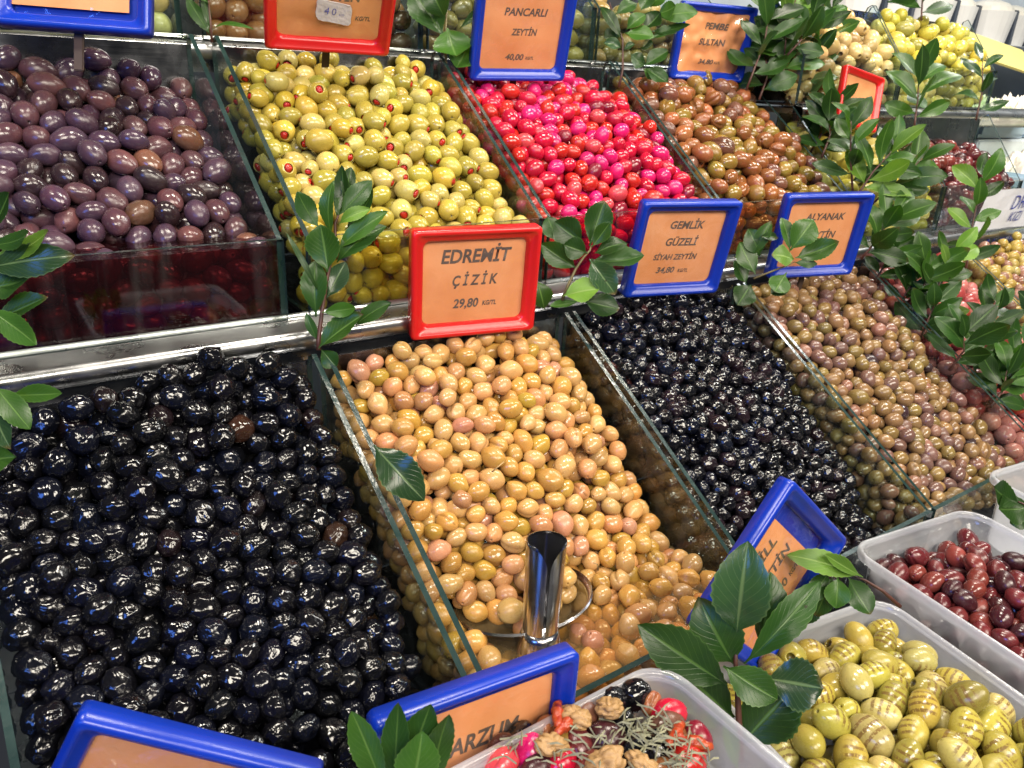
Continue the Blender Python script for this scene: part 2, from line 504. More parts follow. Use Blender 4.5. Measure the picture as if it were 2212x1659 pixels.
G3 = 'glass bins of the top row'
G1 = 'glass bins of the middle row'
G2 = 'glass bins of the front row'
GAP = .0035
glass_bin(-W + .012, -.004, ROW2, 'front row glass bin heaped with plump wrinkled black olives', G2)
glass_bin(GAP, W - GAP, ROW2, 'front row glass bin with the yellow olives and the steel scoop', G2)
glass_bin(W + GAP, 2 * W - GAP, ROW2, 'front row glass bin of small shiny black olives beside the yellow ones', G2)
glass_bin(2 * W + GAP, 3 * W - GAP, ROW2, 'front row glass bin heaped with mixed tan and brown olives', G2)
glass_bin(3 * W + GAP, 4 * W - GAP, ROW2, 'front row glass bin of red olives half hidden by leafy sprigs', G2)
glass_bin(4 * W + GAP, 5 * W - GAP, ROW2, 'front row glass bin of khaki olives under the white handwritten price', G2)
glass_bin(-W - .02, -.010, ROW1, 'middle row glass bin of purple olives standing in dark red brine', G1)
glass_bin(.011, W - GAP, ROW1, 'middle row glass bin of green olives stuffed with red pimento', G1)
glass_bin(W + GAP, 2 * W - GAP, ROW1, 'middle row glass bin of bright crimson and pink olives', G1)
glass_bin(2 * W + GAP, 3 * W - GAP, ROW1, 'middle row glass bin of slit brown and olive green olives', G1)
glass_bin(3 * W + GAP, 4 * W - .002, ROW1M, 'middle row glass bin of yellow green olives behind the leafy clump', G1)
glass_bin(4 * W + .002, 5 * W, ROW1R, 'middle row glass bin of dark maroon olives on the far side', G1)
glass_bin(-W - .02, -.010, ROW3, 'top row glass bin of big pale olives beside the blue framed price', G3)
glass_bin(.011, W - GAP, ROW3, 'top row glass bin of brown olives behind the red price with the torn scrap', G3)
glass_bin(W + GAP, 2 * W - GAP, ROW3, 'top row glass bin of dull green olives behind the beetroot olive price', G3)
glass_bin(2 * W + GAP, 3 * W - GAP, ROW3, 'top row glass bin of olives behind the crumpled blue framed price', G3)
glass_bin(3 * W + GAP, 4 * W - .002, ROW3R, 'top row glass bin of beige pitted olives behind the red frame', G3)
glass_bin(4 * W + .002, 5 * W + .05, ROW3R, 'top row glass bin of yellow green olives at the far corner', G3)

# ------------------------------------------------------------------ olives
exec_olives = True


def olive_profile(kind, nr):
    """(axial, radial) pairs of a unit olive from the stem end (z=1) to the tip (z=-1)."""
    pts = []
    if kind in ('hole', 'stuffed'):
        rh = .40 if kind == 'stuffed' else .27
        pts += [(.62, 0), (.62, rh * .8), (.86, rh), (.95, rh * 1.12)]
        th0 = math.asin(rh * 1.45)
    else:
        pts += [(.83, 0), (.90, .05), (.965, .115), (.980, .2)]
        th0 = .30
    for i in range(nr):
        th = th0 + (math.pi - th0) * i / (nr - 1)
        z, r = math.cos(th), math.sin(th)
        pts.append((z, r))
    pts[-1] = (-1.03, 0)
    return pts


def olive_mesh(name, kind, elong, seed, seg=18, nr=11, lump=.05, wrinkle=0.0, slit=0.0, lowpoly=False):
    """Unit short radius 1; long half axis elong, along local Z."""
    rnd = random.Random(seed)
    if lowpoly:
        seg, nr = 9, 6
    prof = olive_profile(kind, nr)
    asym = rnd.uniform(-.08, .08)
    off = Vector((rnd.uniform(0, 50), rnd.uniform(0, 50), seed * 3.1))
    v, loc, cut, f = [], [], [], []
    rings = []
    sp = rnd.uniform(0, 6.28)
    for (z, r) in prof:
        if r == 0:
            rings.append([len(v)])
            v.append(Vector((0, 0, z * elong))); loc.append((0, 0, z)); cut.append(1.0 if z > 0 else 0.0)
            continue
        ring = []
        for k in range(seg):
            a = 2 * math.pi * k / seg
            rr = r * (1 + asym * z) * (1 - .05 * z * z)
            p = Vector((math.cos(a) * rr, math.sin(a) * rr, z))
            d = noise.noise(p * 1.2 + off) * lump
            if wrinkle:
                q = Vector((p.x * 2.3, p.y * 2.3, p.z * 1.5)) + off
                d += -abs(noise.noise(q)) * wrinkle + .3 * wrinkle
            if slit:
                da = math.atan2(math.sin(a - sp), math.cos(a - sp))
                d -= slit * math.exp(-(da / .20) ** 2) * max(0, 1 - z ** 4)
                d += slit * .35 * math.exp(-((abs(da) - .42) / .2) ** 2) * max(0, 1 - z ** 4)
            inner = kind in ('hole', 'stuffed') and prof.index((z, r)) < 3
            s = 1 if inner else 1 + d
            c_ = .8 if inner or r < .1 else 0.0
            if slit:
                c_ = max(c_, math.exp(-(da / .13) ** 2) * (1 if abs(z) < .9 else 0) * .8)
            cut.append(c_)
            ring.append(len(v))
            v.append(Vector((p.x * s, p.y * s, z * elong * (s if not inner else 1))))
            loc.append((p.x, p.y, z))
        rings.append(ring)
    for A, B in zip(rings[:-1], rings[1:]):
        if len(A) == 1:
            f += [[A[0], B[k], B[(k + 1) % seg]] for k in range(seg)]
        elif len(B) == 1:
            f += [[A[k], B[0], A[(k + 1) % seg]] for k in range(seg)]
        else:
            f += [[A[k], B[k], B[(k + 1) % seg], A[(k + 1) % seg]] for k in range(seg)]
    me = mesh(name, v, f, True)
    at_ = me.attributes.new('loc', 'FLOAT_VECTOR', 'POINT')
    at_.data.foreach_set('vector', np.array(loc, dtype=np.float32).ravel())
    ac_ = me.attributes.new('cut', 'FLOAT', 'POINT')
    ac_.data.foreach_set('value', np.array(cut, dtype=np.float32))
    return me


def pimento_mesh(seed):
    rnd = random.Random(seed)
    bm = bmesh.new()
    bmesh.ops.create_uvsphere(bm, u_segments=8, v_segments=5, radius=1)
    for v in bm.verts:
        s = 1 + noise.noise(v.co * 1.5 + Vector((seed, 0, 0))) * .35
        v.co = Vector((v.co.x * .44 * s, v.co.y * .34 * s, v.co.z * .22 * s))
    me = bpy.data.meshes.new('pimento')
    bm.to_mesh(me)
    bm.free()
    me.polygons.foreach_set('use_smooth', [True] * len(me.polygons))
    me.materials.append(MAT['pimento'])
    return me


def pairs(P, cell):
    """Index pairs of points closer than about a cell, by a sorted grid."""
    c = np.floor(P / cell).astype(np.int64)
    c -= c.min(0) - 1
    dim = c.max(0) + 2
    key = (c[:, 0] * dim[1] + c[:, 1]) * dim[2] + c[:, 2]
    order = np.argsort(key, kind='stable')
    sk = key[order]
    I, J = [], []
    for dx in (-1, 0, 1):
        for dy in (-1, 0, 1):
            for dz in (-1, 0, 1):
                d = (dx * dim[1] + dy) * dim[2] + dz
                if d < 0:
                    continue
                lo = np.searchsorted(sk, key + d, 'left')
                hi = np.searchsorted(sk, key + d, 'right')
                cnt = hi - lo
                i = np.repeat(np.arange(len(P)), cnt)
                base = np.repeat(lo - np.concatenate([[0], np.cumsum(cnt)[:-1]]), cnt)
                j = order[base + np.arange(len(i))]
                k = (i < j) if d == 0 else (i != j)
                I.append(i[k]); J.append(j[k])
    return np.concatenate(I), np.concatenate(J)


def pack(x0, x1, y0, y1, top, floor, a, L, rng, fill=.70, iters=100, flat=.75, rough=1.0, spread=.075):
    """Settle olives (half axes a, a, L) between floor(x, y) and top(x, y). Returns positions, axes, sizes, unit-square coordinates."""
    gx, gy = np.meshgrid(np.linspace(x0, x1, 30), np.linspace(y0, y1, 40))
    th = np.maximum(top(gx, gy) - floor(gx, gy), 0)
    vol = th.mean() * (x1 - x0) * (y1 - y0)
    n = int(fill * vol / (4 / 3 * math.pi * a * a * L))
    # candidates drawn in proportion to the local thickness
    P = []
    tmax = th.max()
    while sum(len(p) for p in P) < n:
        q = np.stack([rng.uniform(x0, x1, 4000), rng.uniform(y0, y1, 4000), rng.uniform(0, 1, 4000)], 1)
        h, fl = top(q[:, 0], q[:, 1]), floor(q[:, 0], q[:, 1])
        keep = q[:, 2] * tmax < np.maximum(h - fl, 0)
        q = q[keep]
        q[:, 2] = fl[keep] + q[:, 2] * tmax
        P.append(q)
    P = np.concatenate(P)[:n]
    size = 1 + rng.normal(0, spread, n).clip(-.22, .28)
    ax = rng.normal(size=(n, 3))
    ax[:, 2] *= 1 - flat
    ax[:, 2] += ax[:, 1] * .5 * flat
    ax /= np.linalg.norm(ax, axis=1)[:, None]
    lift = rng.uniform(-.75, .75, n) * a * rough
    for it in range(iters):
        if it % 4 == 0:
            I, J = pairs(P, 2.2 * L)
        D = P[J] - P[I]
        dist = np.linalg.norm(D, axis=1) + 1e-9
        u = D / dist[:, None]

        def reach(K):
            c2 = ((u * ax[K]).sum(1)) ** 2
            return size[K] * a * L / np.sqrt(L * L * (1 - c2) + a * a * c2)
        over = (reach(I) + reach(J)) * .975 - dist
        k = over > 0
        mv = u[k] * (over[k] * .42)[:, None]
        np.subtract.at(P, I[k], mv)
        np.add.at(P, J[k], mv)
        P[:, 2] -= a * .04
        r = a * size * 1.05
        P[:, 0] = np.clip(P[:, 0], x0 + r, x1 - r)
        P[:, 1] = np.clip(P[:, 1], y0 + r, y1 - r)
        h = top(P[:, 0], P[:, 1]) - a * .8 + lift
        fl = floor(P[:, 0], P[:, 1]) + a * .7
        hi = P[:, 2] > h
        P[hi, 2] += (h[hi] - P[hi, 2]) * .5
        P[:, 2] = np.maximum(P[:, 2], fl)
    return P, ax, size


ALL = []            # every olive of every kind, for the visibility count


class Kind:
    def __init__(self, name, noun, a, L, tints, meshes, mat, category='olive', group=None, mat_kw=None, pim=False):
        self.name, self.noun, self.a, self.L, self.tints, self.group, self.pim = name, noun, a, L, tints, group, pim
        self.mat_kw = mat_kw or {}
        self.mat = olive_mat(name + '_skin', False, **self.mat_kw)
        self.mat_stuff = olive_mat(name + '_skin_joined', True, **self.mat_kw)
        self.meshes = meshes
        for m in meshes:
            m[0].materials.append(self.mat)
        self.low = olive_mesh(name + '_low', 'plain', L / a, 5, lowpoly=True)


def add_heap(kind, P, ax, size, u, v, rng, brine=None, tint_fn=None):
    n = len(P)
    if kind.pim:       # most show their stuffed end
        f_ = ((ax @ np.array([-.35, -.72, .6])) < 0) & (rng.uniform(size=n) < .8)
        ax[f_] *= -1
    w = np.array([t[2] for t in kind.tints], float)
    cls = rng.choice(len(w), n, p=w / w.sum())
    var = rng.choice(len(kind.meshes), n, p=np.array([m[1] for m in kind.meshes]) / sum(m[1] for m in kind.meshes))
    ALL.append(dict(kind=kind, P=P, ax=ax, size=size, u=u, v=v, cls=cls, var=var, spin=rng.uniform(0, 6.283, n), brine=brine,
                    jit=rng.normal(1, .09, (n, 1)) * rng.normal(1, .035, (n, 3))))


def knots(pts):
    xs, ys = zip(*pts)
    return lambda q: np.interp(q, xs, ys)


def heap(kind, x0, x1, r, edge, bump, seed, brine=None, thick=None, side=.0, extra=None, fill=.70, deep_front=.0, flat=.75, rough=1.0, ymax=None, keep=None):
    """Fill a bin: the heap's top follows the sloped pane tops plus an offset given along the slope; brine makes the foot level."""
    rng = np.random.default_rng(seed)
    yf, zf, yb, zb, bot = r['yf'], r['zf'], r['yb'], r['zb'], r['bot']
    y0, y1 = yf + .0095, (yb if ymax is None else ymax) - .001
    e = knots(edge)
    a, L = kind.a, kind.L
    T = thick or 4.6 * a
    ph = rng.uniform(0, 6.28, 6)

    def top(x, y):
        u, v = (x - x0) / (x1 - x0), (y - yf) / (yb - yf)
        h = zf + (y - yf) * (zb - zf) / (yb - yf) + e(v) + bump * np.sqrt(np.clip(4 * u * (1 - u), 0, 1)) * np.clip(v * 3, 0, 1)
        h = h + .0035 * (np.sin(x * 47 + ph[0]) * np.sin(y * 53 + ph[1]) + .7 * np.sin(x * 91 + y * 70 + ph[2]))
        h = h - (.006 * np.exp(-((1 - u) / .07) ** 2) + .004 * np.exp(-(u / .05) ** 2))
        if extra is not None:
            h = h + extra(u, v)
        if brine is not None:
            h = np.maximum(h, brine + a * .5)
        return h

    def floor(x, y):
        f = top(x, y) - T
        if side:
            f = np.where(x - x0 < 3.2 * a, top(x, y) - side, f)
        if deep_front:
            f = np.where(y - y0 < deep_front, bot, f)
        return np.maximum(f, bot)
    P, ax, size = pack(x0, x1, y0, y1, top, floor, a, L, rng, fill=fill, flat=flat, rough=rough)
    if keep is not None:
        k_ = keep(P)
        P, ax, size = P[k_], ax[k_], size[k_]
    add_heap(kind, P, ax, size, (P[:, 0] - x0) / (x1 - x0), (P[:, 1] - yf) / (yb - yf), rng, brine)


def variants(name, kinds, L, a, **kw):
    out = []
    for i, (k, wgt, extra) in enumerate(kinds):
        out.append((olive_mesh(name, k, L / a, i * 17 + len(name), **{**kw, **extra}), wgt, k, extra))
    return out


P_ = 'plain'
K = {}
K['black'] = Kind('plump_black_olive', 'plump black olive', .0093, .0108,
                  [('inky', (.0035, .0035, .005), 62), ('blue black', (.0035, .004, .008), 26), ('dusky', (.009, .006, .007), 8), ('brownish', (.026, .012, .008), .6)],
                  variants('plump_black_olive', [(P_, 1, {}) for _ in range(9)], .0108, .0093, lump=.12, wrinkle=.26, seg=30, nr=19), None,
                  group='plump black olives in the near bin', mat_kw=dict(wrinkle=.20, rough=.12))
K['gemlik'] = Kind('small_black_olive', 'small black olive', .0078, .0092,
                   [('inky', (.004, .004, .006), 62), ('plum black', (.012, .007, .010), 14), ('blue black', (.005, .006, .012), 18), ('maroon', (.035, .012, .012), 1.5)],
                   variants('small_black_olive', [(P_, 1, {}) for _ in range(8)], .0092, .0078, lump=.14, wrinkle=.32, seg=28, nr=17), None,
                   group='small black olives beside the yellow ones', mat_kw=dict(wrinkle=.24, rough=.11))
K['yellow'] = Kind('yellow_olive', 'yellow olive', .0086, .0106,
                   [('golden', (.45, .250, .060), 32), ('buff', (.48, .285, .105), 44), ('peach', (.45, .225, .092), 18), ('pinkish', (.42, .205, .120), 8), ('mustard', (.38, .235, .04), 12)],
                   variants('yellow_olive', [(P_, 3, {}), (P_, 2, {}), (P_, 2, dict(wrinkle=.10)), (P_, 3, dict(slit=.11)), (P_, 2, dict(slit=.16)), (P_, 2, dict(slit=.08, lump=.14)), (P_, 3, dict(lump=.15)), (P_, 2, dict(lump=.17, wrinkle=.06))], .0106, .0086, lump=.10, seg=26, nr=12), None,
                   group='yellow olives with the scoop', mat_kw=dict(rough=.17, patch=(1.0, .82, .62), sss=.0))
K['brown'] = Kind('tan_brown_olive', 'tan brown olive', .0085, .0104,
                  [('tan', (.235, .140, .058), 44), ('khaki', (.21, .142, .046), 24), ('mauve brown', (.145, .078, .060), 24), ('dark plum', (.045, .027, .030), 5), ('pinkish', (.25, .125, .085), 9)],
                  variants('tan_brown_olive', [(P_, 3, {}), (P_, 3, {}), (P_, 3, {}), (P_, 2, dict(slit=.10)), (P_, 2, dict(lump=.12)), (P_, 2, {})], .0104, .0085, lump=.09), None,
                  group='tan brown olives of the front row', mat_kw=dict(rough=.17, patch=(.72, .6, .6)))
K['purple'] = Kind('purple_olive', 'purple olive', .0104, .0140,
                   [('violet', (.050, .030, .050), 34), ('plum', (.064, .032, .041), 36), ('dark aubergine', (.024, .015, .019), 24), ('rosy', (.098, .046, .052), 12), ('brown', (.12, .062, .04), 5), ('tan', (.26, .12, .03), .6)],
                   variants('purple_olive', [(P_, 3, {}), (P_, 3, {}), (P_, 3, dict(lump=.10)), (P_, 2, dict(wrinkle=.10, lump=.12)), (P_, 3, {}), (P_, 2, dict(wrinkle=.16, lump=.1))], .0140, .0104, lump=.06, seg=20, nr=13), None,
                   group='purple olives in red brine', mat_kw=dict(rough=.17, patch=(1.35, .95, .85), patch_amt=.7, bump=.2))
K['stuffed'] = Kind('stuffed_green_olive', 'stuffed green olive', .0104, .0126,
                    [('straw green', (.40, .315, .048), 44), ('pale', (.46, .37, .105), 28), ('mossy', (.31, .255, .042), 24), ('golden', (.45, .315, .036), 12)],
                    variants('stuffed_green_olive', [('stuffed', 5, {}), ('stuffed', 5, {}), ('stuffed', 5, dict(lump=.1)), (P_, 3, {}), (P_, 2, dict(lump=.11)), (P_, 1, dict(slit=.08))], .0126, .0104, lump=.06, seg=20, nr=12), None,
                    group='stuffed green olives', mat_kw=dict(rough=.17, cross=True, patch=(.86, .88, .8)), pim=True)
K['red'] = Kind('crimson_olive', 'crimson olive', .0092, .0114,
                [('crimson', (.47, .007, .032), 38), ('hot pink', (.55, .010, .115), 20), ('scarlet', (.46, .018, .012), 26), ('rose', (.54, .055, .065), 10), ('dark cherry', (.18, .006, .02), 8)],
                variants('crimson_olive', [(P_, 3, {}), (P_, 3, {}), (P_, 3, dict(lump=.11)), (P_, 2, dict(wrinkle=.1)), (P_, 3, {})], .0114, .0092, lump=.06), None,
                group='crimson olives', mat_kw=dict(rough=.17, patch=(.72, .5, .7)))
K['slit'] = Kind('slit_brown_olive', 'slit brown olive', .0108, .0140,
                 [('chestnut', (.19, .080, .024), 36), ('olive green', (.190, .135, .026), 24), ('russet', (.24, .092, .034), 16), ('mauve brown', (.125, .062, .042), 14)],
                 variants('slit_brown_olive', [(P_, 3, dict(slit=.16)), (P_, 3, dict(slit=.2)), (P_, 3, {}), (P_, 3, {}), (P_, 3, dict(slit=.13))], .0140, .0108, lump=.06, seg=30, nr=12), None,
                 group='slit brown olives', mat_kw=dict(rough=.17, patch=(1.15, .72, .6), patch_amt=.8))
K['maroon'] = Kind('maroon_olive', 'maroon olive', .0088, .0118,
                   [('maroon', (.092, .015, .018), 50), ('brick', (.145, .030, .025), 20), ('dark wine', (.040, .010, .014), 30)],
                   variants('maroon_olive', [(P_, 3, dict(slit=.13)), (P_, 3, dict(slit=.1)), (P_, 3, {}), (P_, 2, dict(lump=.1))], .0118, .0088, lump=.06, seg=26, nr=12), None,
                   group='maroon olives in the plastic tub', mat_kw=dict(rough=.17, patch=(1.5, 1.1, .9)))
K['grilled'] = Kind('grilled_green_olive', 'grilled green olive', .0105, .0142,
                    [('yellow green', (.37, .305, .055), 60), ('pale', (.42, .35, .115), 25), ('mossy', (.27, .225, .045), 15)],
                    variants('grilled_green_olive', [('hole', 3, {}), (P_, 3, {}), (P_, 3, dict(lump=.1)), ('hole', 2, {})], .0142, .0105, lump=.06, seg=22, nr=13), None,
                    group='grilled green olives in the tub', mat_kw=dict(rough=.17, stripes=True, patch=(.9, .88, .7)))
K['far_maroon'] = Kind('dark_red_olive', 'dark red olive', .0100, .0130, K['maroon'].tints,
                       variants('dark_red_olive', [(P_, 3, {}), (P_, 3, {})], .0130, .0100, lump=.06), None, group='dark red olives on the far side', mat_kw=dict(rough=.17, patch=(1.5, 1.1, .9)))
K['far_green'] = Kind('yellow_green_olive', 'yellow green olive', .0125, .0158,
                      [('yellow green', (.46, .40, .055), 50), ('pale', (.54, .46, .13), 30), ('mossy', (.30, .28, .05), 20)],
                      variants('yellow_green_olive', [(P_, 3, {}), ('hole', 2, {}), (P_, 3, {})], .0158, .0125, lump=.06), None, group='yellow green olives at the far corner', mat_kw=dict(rough=.22))
K['far_beige'] = Kind('beige_pitted_olive', 'beige pitted olive', .0125, .0160,
                      [('beige', (.52, .37, .15), 50), ('tan', (.38, .26, .10), 30), ('cream', (.60, .44, .19), 20)],
                      variants('beige_pitted_olive', [('hole', 3, {}), (P_, 2, {})], .0160, .0125, lump=.06), None, group='beige pitted olives of the top row', mat_kw=dict(rough=.22))
K['far_red'] = Kind('cherry_red_olive', 'cherry red olive', .0115, .0130,
                    [('dull red', (.34, .055, .052), 40), ('pale rose', (.46, .16, .145), 45), ('scarlet', (.36, .055, .03), 15)],
                    variants('cherry_red_olive', [(P_, 3, {}), (P_, 3, {})], .0130, .0115, lump=.06), None, group='red olives behind the leafy sprigs', mat_kw=dict(rough=.16))
K['far_khaki'] = Kind('khaki_olive', 'khaki olive', .0088, .0104,
                      [('khaki', (.34, .23, .05), 60), ('mauve', (.24, .12, .08), 25), ('pale', (.42, .32, .10), 20)],
                      variants('khaki_olive', [(P_, 3, {}), (P_, 3, {})], .0104, .0088, lump=.06), None, group='khaki olives below the white price paper', mat_kw=dict(rough=.2))
K['top_pale'] = Kind('big_pale_olive', 'big pale olive', .0150, .0175, [('pale', (.48, .42, .16), 1)],
                     variants('big_pale_olive', [(P_, 3, {})], .0175, .0150, lump=.05), None, group='big pale olives of the top row', mat_kw=dict(rough=.25))
K['top_brown'] = Kind('big_brown_olive', 'big brown olive', .0125, .0160, [('brown', (.17, .085, .03), 2), ('dark', (.06, .03, .018), 1)],
                      variants('big_brown_olive', [(P_, 3, {})], .0160, .0125, lump=.05), None, group='big brown olives of the top row', mat_kw=dict(rough=.25))
K['top_green'] = Kind('dull_green_olive', 'dull green olive', .0125, .0165, [('dull green', (.17, .15, .04), 2), ('ochre', (.26, .18, .05), 1)],
                      variants('dull_green_olive', [(P_, 3, {}), (P_, 2, dict(slit=.12))], .0165, .0125, lump=.05, seg=22), None, group='dull green olives of the top row', mat_kw=dict(rough=.25))

SCOOP = EYE + ray(1165, 1385) * .606
_nr = EYE + ray(1125, 1400) * .598                       # where the bowl's near rim shows
BOWL_AT = tuple(float(v) for v in (_nr + np.array([.0354, .0486, .004]) - SCOOP))
BOWL_ROT = Matrix.Rotation(R(-10), 3, Vector((.59, .81, 0))) @ Matrix.Rotation(R(-9), 3, Vector((.81, -.59, 0)))


def clear_of_scoop(P):
    """No olive where the scoop's bowl and handle are."""
    q = (P - (SCOOP + np.array(BOWL_AT))) @ np.array(BOWL_ROT)
    r2 = np.hypot(q[:, 0], q[:, 1])
    shell = np.abs(q[:, 2] - .030 * ((r2 / .060) ** 2 - 1)) < .0085
    hd = np.hypot(P[:, 0] - SCOOP[0], P[:, 1] - SCOOP[1]) < .024
    return ~((r2 < .067) & shell) & ~(hd & (P[:, 2] > SCOOP[2] - .02))


BRINE_Y, BRINE_P, BRINE_G, BRINE_R, BRINE_B = -.2725, -.006, -.008, -.0055, -.008
heap(K['black'], -.262, -.0115, ROW2, [(0, -.050), (.25, -.053), (.5, -.040), (.65, -.033), (.8, -.020), (1, -.004)], .024, 21,
     extra=lambda u, v: -.045 * np.clip(.5 - u, 0, 1) * np.clip(v - .45, 0, 1) * 1.7 + .012 * np.exp(-((u - .62) / .2) ** 2) * np.clip(v - .8, 0, 1) * 5)
heap(K['yellow'], .0105, .2695, ROW2, [(0, -.02), (.22, -.050), (.38, -.062), (.5, -.046), (.6, -.026), (.75, -.021), (1, -.016)], .020, 22, brine=BRINE_Y, side=.075, deep_front=.02, keep=clear_of_scoop)
heap(K['gemlik'], .2905, .5495, ROW2, [(0, -.066), (.2, -.062), (.4, -.040), (.6, -.021), (.85, -.016), (1, -.010)], .020, 23, side=.03)
heap(K['brown'], .5705, .8295, ROW2, [(0, -.034), (.4, -.028), (.7, -.008), (1, -.006)], .014, 24, side=.075)
heap(K['purple'], -.296, -.0155, ROW1, [(0, -.03), (.12, -.045), (.25, -.056), (.45, -.046), (.7, -.040), (1, -.038)], .026, 25, brine=BRINE_P, deep_front=.04, fill=.66)
heap(K['stuffed'], .0165, .2695, ROW1, [(0, -.012), (.15, -.026), (.3, -.022), (.5, -.012), (.8, -.006), (1, -.024)], .018, 26, brine=BRINE_G, deep_front=.045, side=.06)
heap(K['red'], .2905, .5495, ROW1, [(0, -.012), (.1, -.018), (.25, -.012), (.4, .002), (.7, -.004), (1, -.024)], .014, 27, brine=BRINE_R, deep_front=.045, side=.05)
heap(K['slit'], .5705, .8295, ROW1, [(0, -.014), (.15, -.010), (.3, .004), (.6, .002), (.8, .006), (1, -.02)], .010, 28, brine=BRINE_B, deep_front=.045, side=.05)
heap(K['far_green'], .851, 1.113, ROW1M, [(0, -.01), (1, -.03)], .01, 29, deep_front=.03, thick=.04)
heap(K['far_maroon'], 1.127, 1.395, ROW1R, [(0, -.012), (.5, -.02), (1, -.05)], .006, 30, deep_front=.03, thick=.04)
heap(K['far_red'], .851, 1.113, ROW2, [(0, -.05), (.5, -.03), (1, -.012)], .01, 31, thick=.04)
heap(K['far_khaki'], 1.127, 1.395, ROW2, [(0, -.04), (.5, -.03), (1, -.006)], .012, 32, thick=.035, side=.06)
heap(K['far_beige'], .851, 1.113, ROW3R, [(0, -.01), (1, -.012)], .012, 33, deep_front=.03, thick=.05)
heap(K['far_green'], 1.127, 1.445, ROW3R, [(0, -.01), (.6, -.004), (1, -.008)], .016, 34, deep_front=.03, thick=.05)
heap(K['top_pale'], -.294, -.0155, ROW3, [(0, -.01), (1, -.05)], .01, 35, deep_front=.05, thick=.03, ymax=.335)
heap(K['top_brown'], .0165, .2695, ROW3, [(0, -.01), (1, -.05)], .01, 36, deep_front=.05, thick=.03, ymax=.335)
heap(K['top_green'], .2905, .5495, ROW3, [(0, -.01), (1, -.05)], .01, 37, deep_front=.05, thick=.03, ymax=.335)
heap(K['top_green'], .5705, .8295, ROW3, [(0, -.01), (1, -.05)], .01, 38, deep_front=.05, thick=.03, ymax=.335)


def axis_frame(ax, spin):
    z = Vector(ax)
    x = z.orthogonal().normalized()
    y = z.cross(x)
    c, s = math.cos(spin), math.sin(spin)
    x2 = x * c + y * s
    return Matrix((x2, z.cross(x2), z)).transposed()


# the tubs: x0, x1, y0, y1 in the tub's own frame
def tub_fill(kind, org, rot, w, d, ztop, dome, seed, thick=.045, flat=.7, fill=.68, tilt=0.0):
    rng = np.random.default_rng(seed)
    x0, x1, y0, y1 = -w / 2 + .0145, w / 2 - .0145, -d + .0145, -.0150

    def top(x, y):
        u, v = (x - x0) / (x1 - x0), (y - y0) / (y1 - y0)
        return dome * np.sqrt(np.clip(16 * u * (1 - u) * v * (1 - v), 0, 1)) - dome * .45 + tilt * (v - .5)
    P, ax, size = pack(x0, x1, y0, y1, top, lambda x, y: top(x, y) - thick, kind.a, kind.L, rng, flat=flat, fill=fill)
    u, v = (P[:, 0] - x0) / (x1 - x0), (P[:, 1] - y0) / (y1 - y0)
    c, s = math.cos(rot), math.sin(rot)
    Q = np.stack([org[0] + P[:, 0] * c - P[:, 1] * s, org[1] + P[:, 0] * s + P[:, 1] * c, ztop + P[:, 2]], 1)
    ax = np.stack([ax[:, 0] * c - ax[:, 1] * s, ax[:, 0] * s + ax[:, 1] * c, ax[:, 2]], 1)
    add_heap(kind, Q, ax, size, u, v, rng)
    if kind.name == 'grilled_green_olive':       # laid marks up, mostly
        h = ALL[-1]
        tgt = Vector((-.3, -.6, .75))
        for i in range(len(Q)):
            if rng.uniform() < .72:
                best = max(range(16), key=lambda q: (axis_frame(ax[i], q * .3927) @ Vector((1, 0, 0))).dot(tgt))
                h['spin'][i] = best * .3927 + rng.normal(0, .5)


TUBS = dict(
    mixed=((-.020, -.3985), R(0), .206, .20, -.200, 'clear plastic tub of mixed olives, walnuts and rosemary'),
    grilled=((.262, -.381), R(-9), .215, .25, -.266, 'clear plastic tub of grilled green olives beside the big leafy sprig'),
    maroon=((.4965, -.352), R(-8), .186, .27, -.262, 'clear plastic tub of maroon olives in front of the tan olives'),
    far=((.725, -.36), R(-8), .17, .24, -.245, 'whitish plastic tub with a sprig, cut off by the picture edge'),
)
tub_fill(K['grilled'], (.262, -.381), R(-9), .215, .25, -.264, .036, 41)
tub_fill(K['maroon'], (.4965, -.352), R(-8), .186, .27, -.266, .030, 42)


# where each olive shows: discs into a depth picture of 1024 x 768
def visible_counts(blockers):
    S = 1024 / 2212
    depth = np.full((768, 1024), 1e9, np.float32)
    ident = np.full((768, 1024), -1, np.int32)

    def splat(P, rad, base):
        px, py, d = project(P)
        for i in range(len(P)):
            if d[i] < .05:
                continue
            r = FPX * rad[i] / d[i] * S
            x, y = px[i] * S, py[i] * S
            xa, xb, ya, yb = int(max(0, x - r)), int(min(1024, x + r + 1)), int(max(0, y - r)), int(min(768, y + r + 1))
            if xa >= xb or ya >= yb:
                continue
            gx, gy = np.meshgrid(np.arange(xa, xb) + .5 - x, np.arange(ya, yb) + .5 - y)
            q = 1 - (gx * gx + gy * gy) / (r * r)
            zz = d[i] - rad[i] * np.sqrt(np.clip(q, 0, 1))
            w = (q > 0) & (zz < depth[ya:yb, xa:xb])
            depth[ya:yb, xa:xb][w] = zz[w]
            ident[ya:yb, xa:xb][w] = -1 if base is None else base + i
    base = 0
    for h in ALL:
        splat(h['P'], h['size'] * (h['kind'].a * .65 + h['kind'].L * .35), base)
        h['base'] = base
        base += len(h['P'])
    if len(blockers):
        splat(blockers, np.full(len(blockers), .006), None)
    cnt = np.bincount(ident[ident >= 0], minlength=base)
    for h in ALL:
        h['seen'] = cnt[h['base']:h['base'] + len(h['P'])]


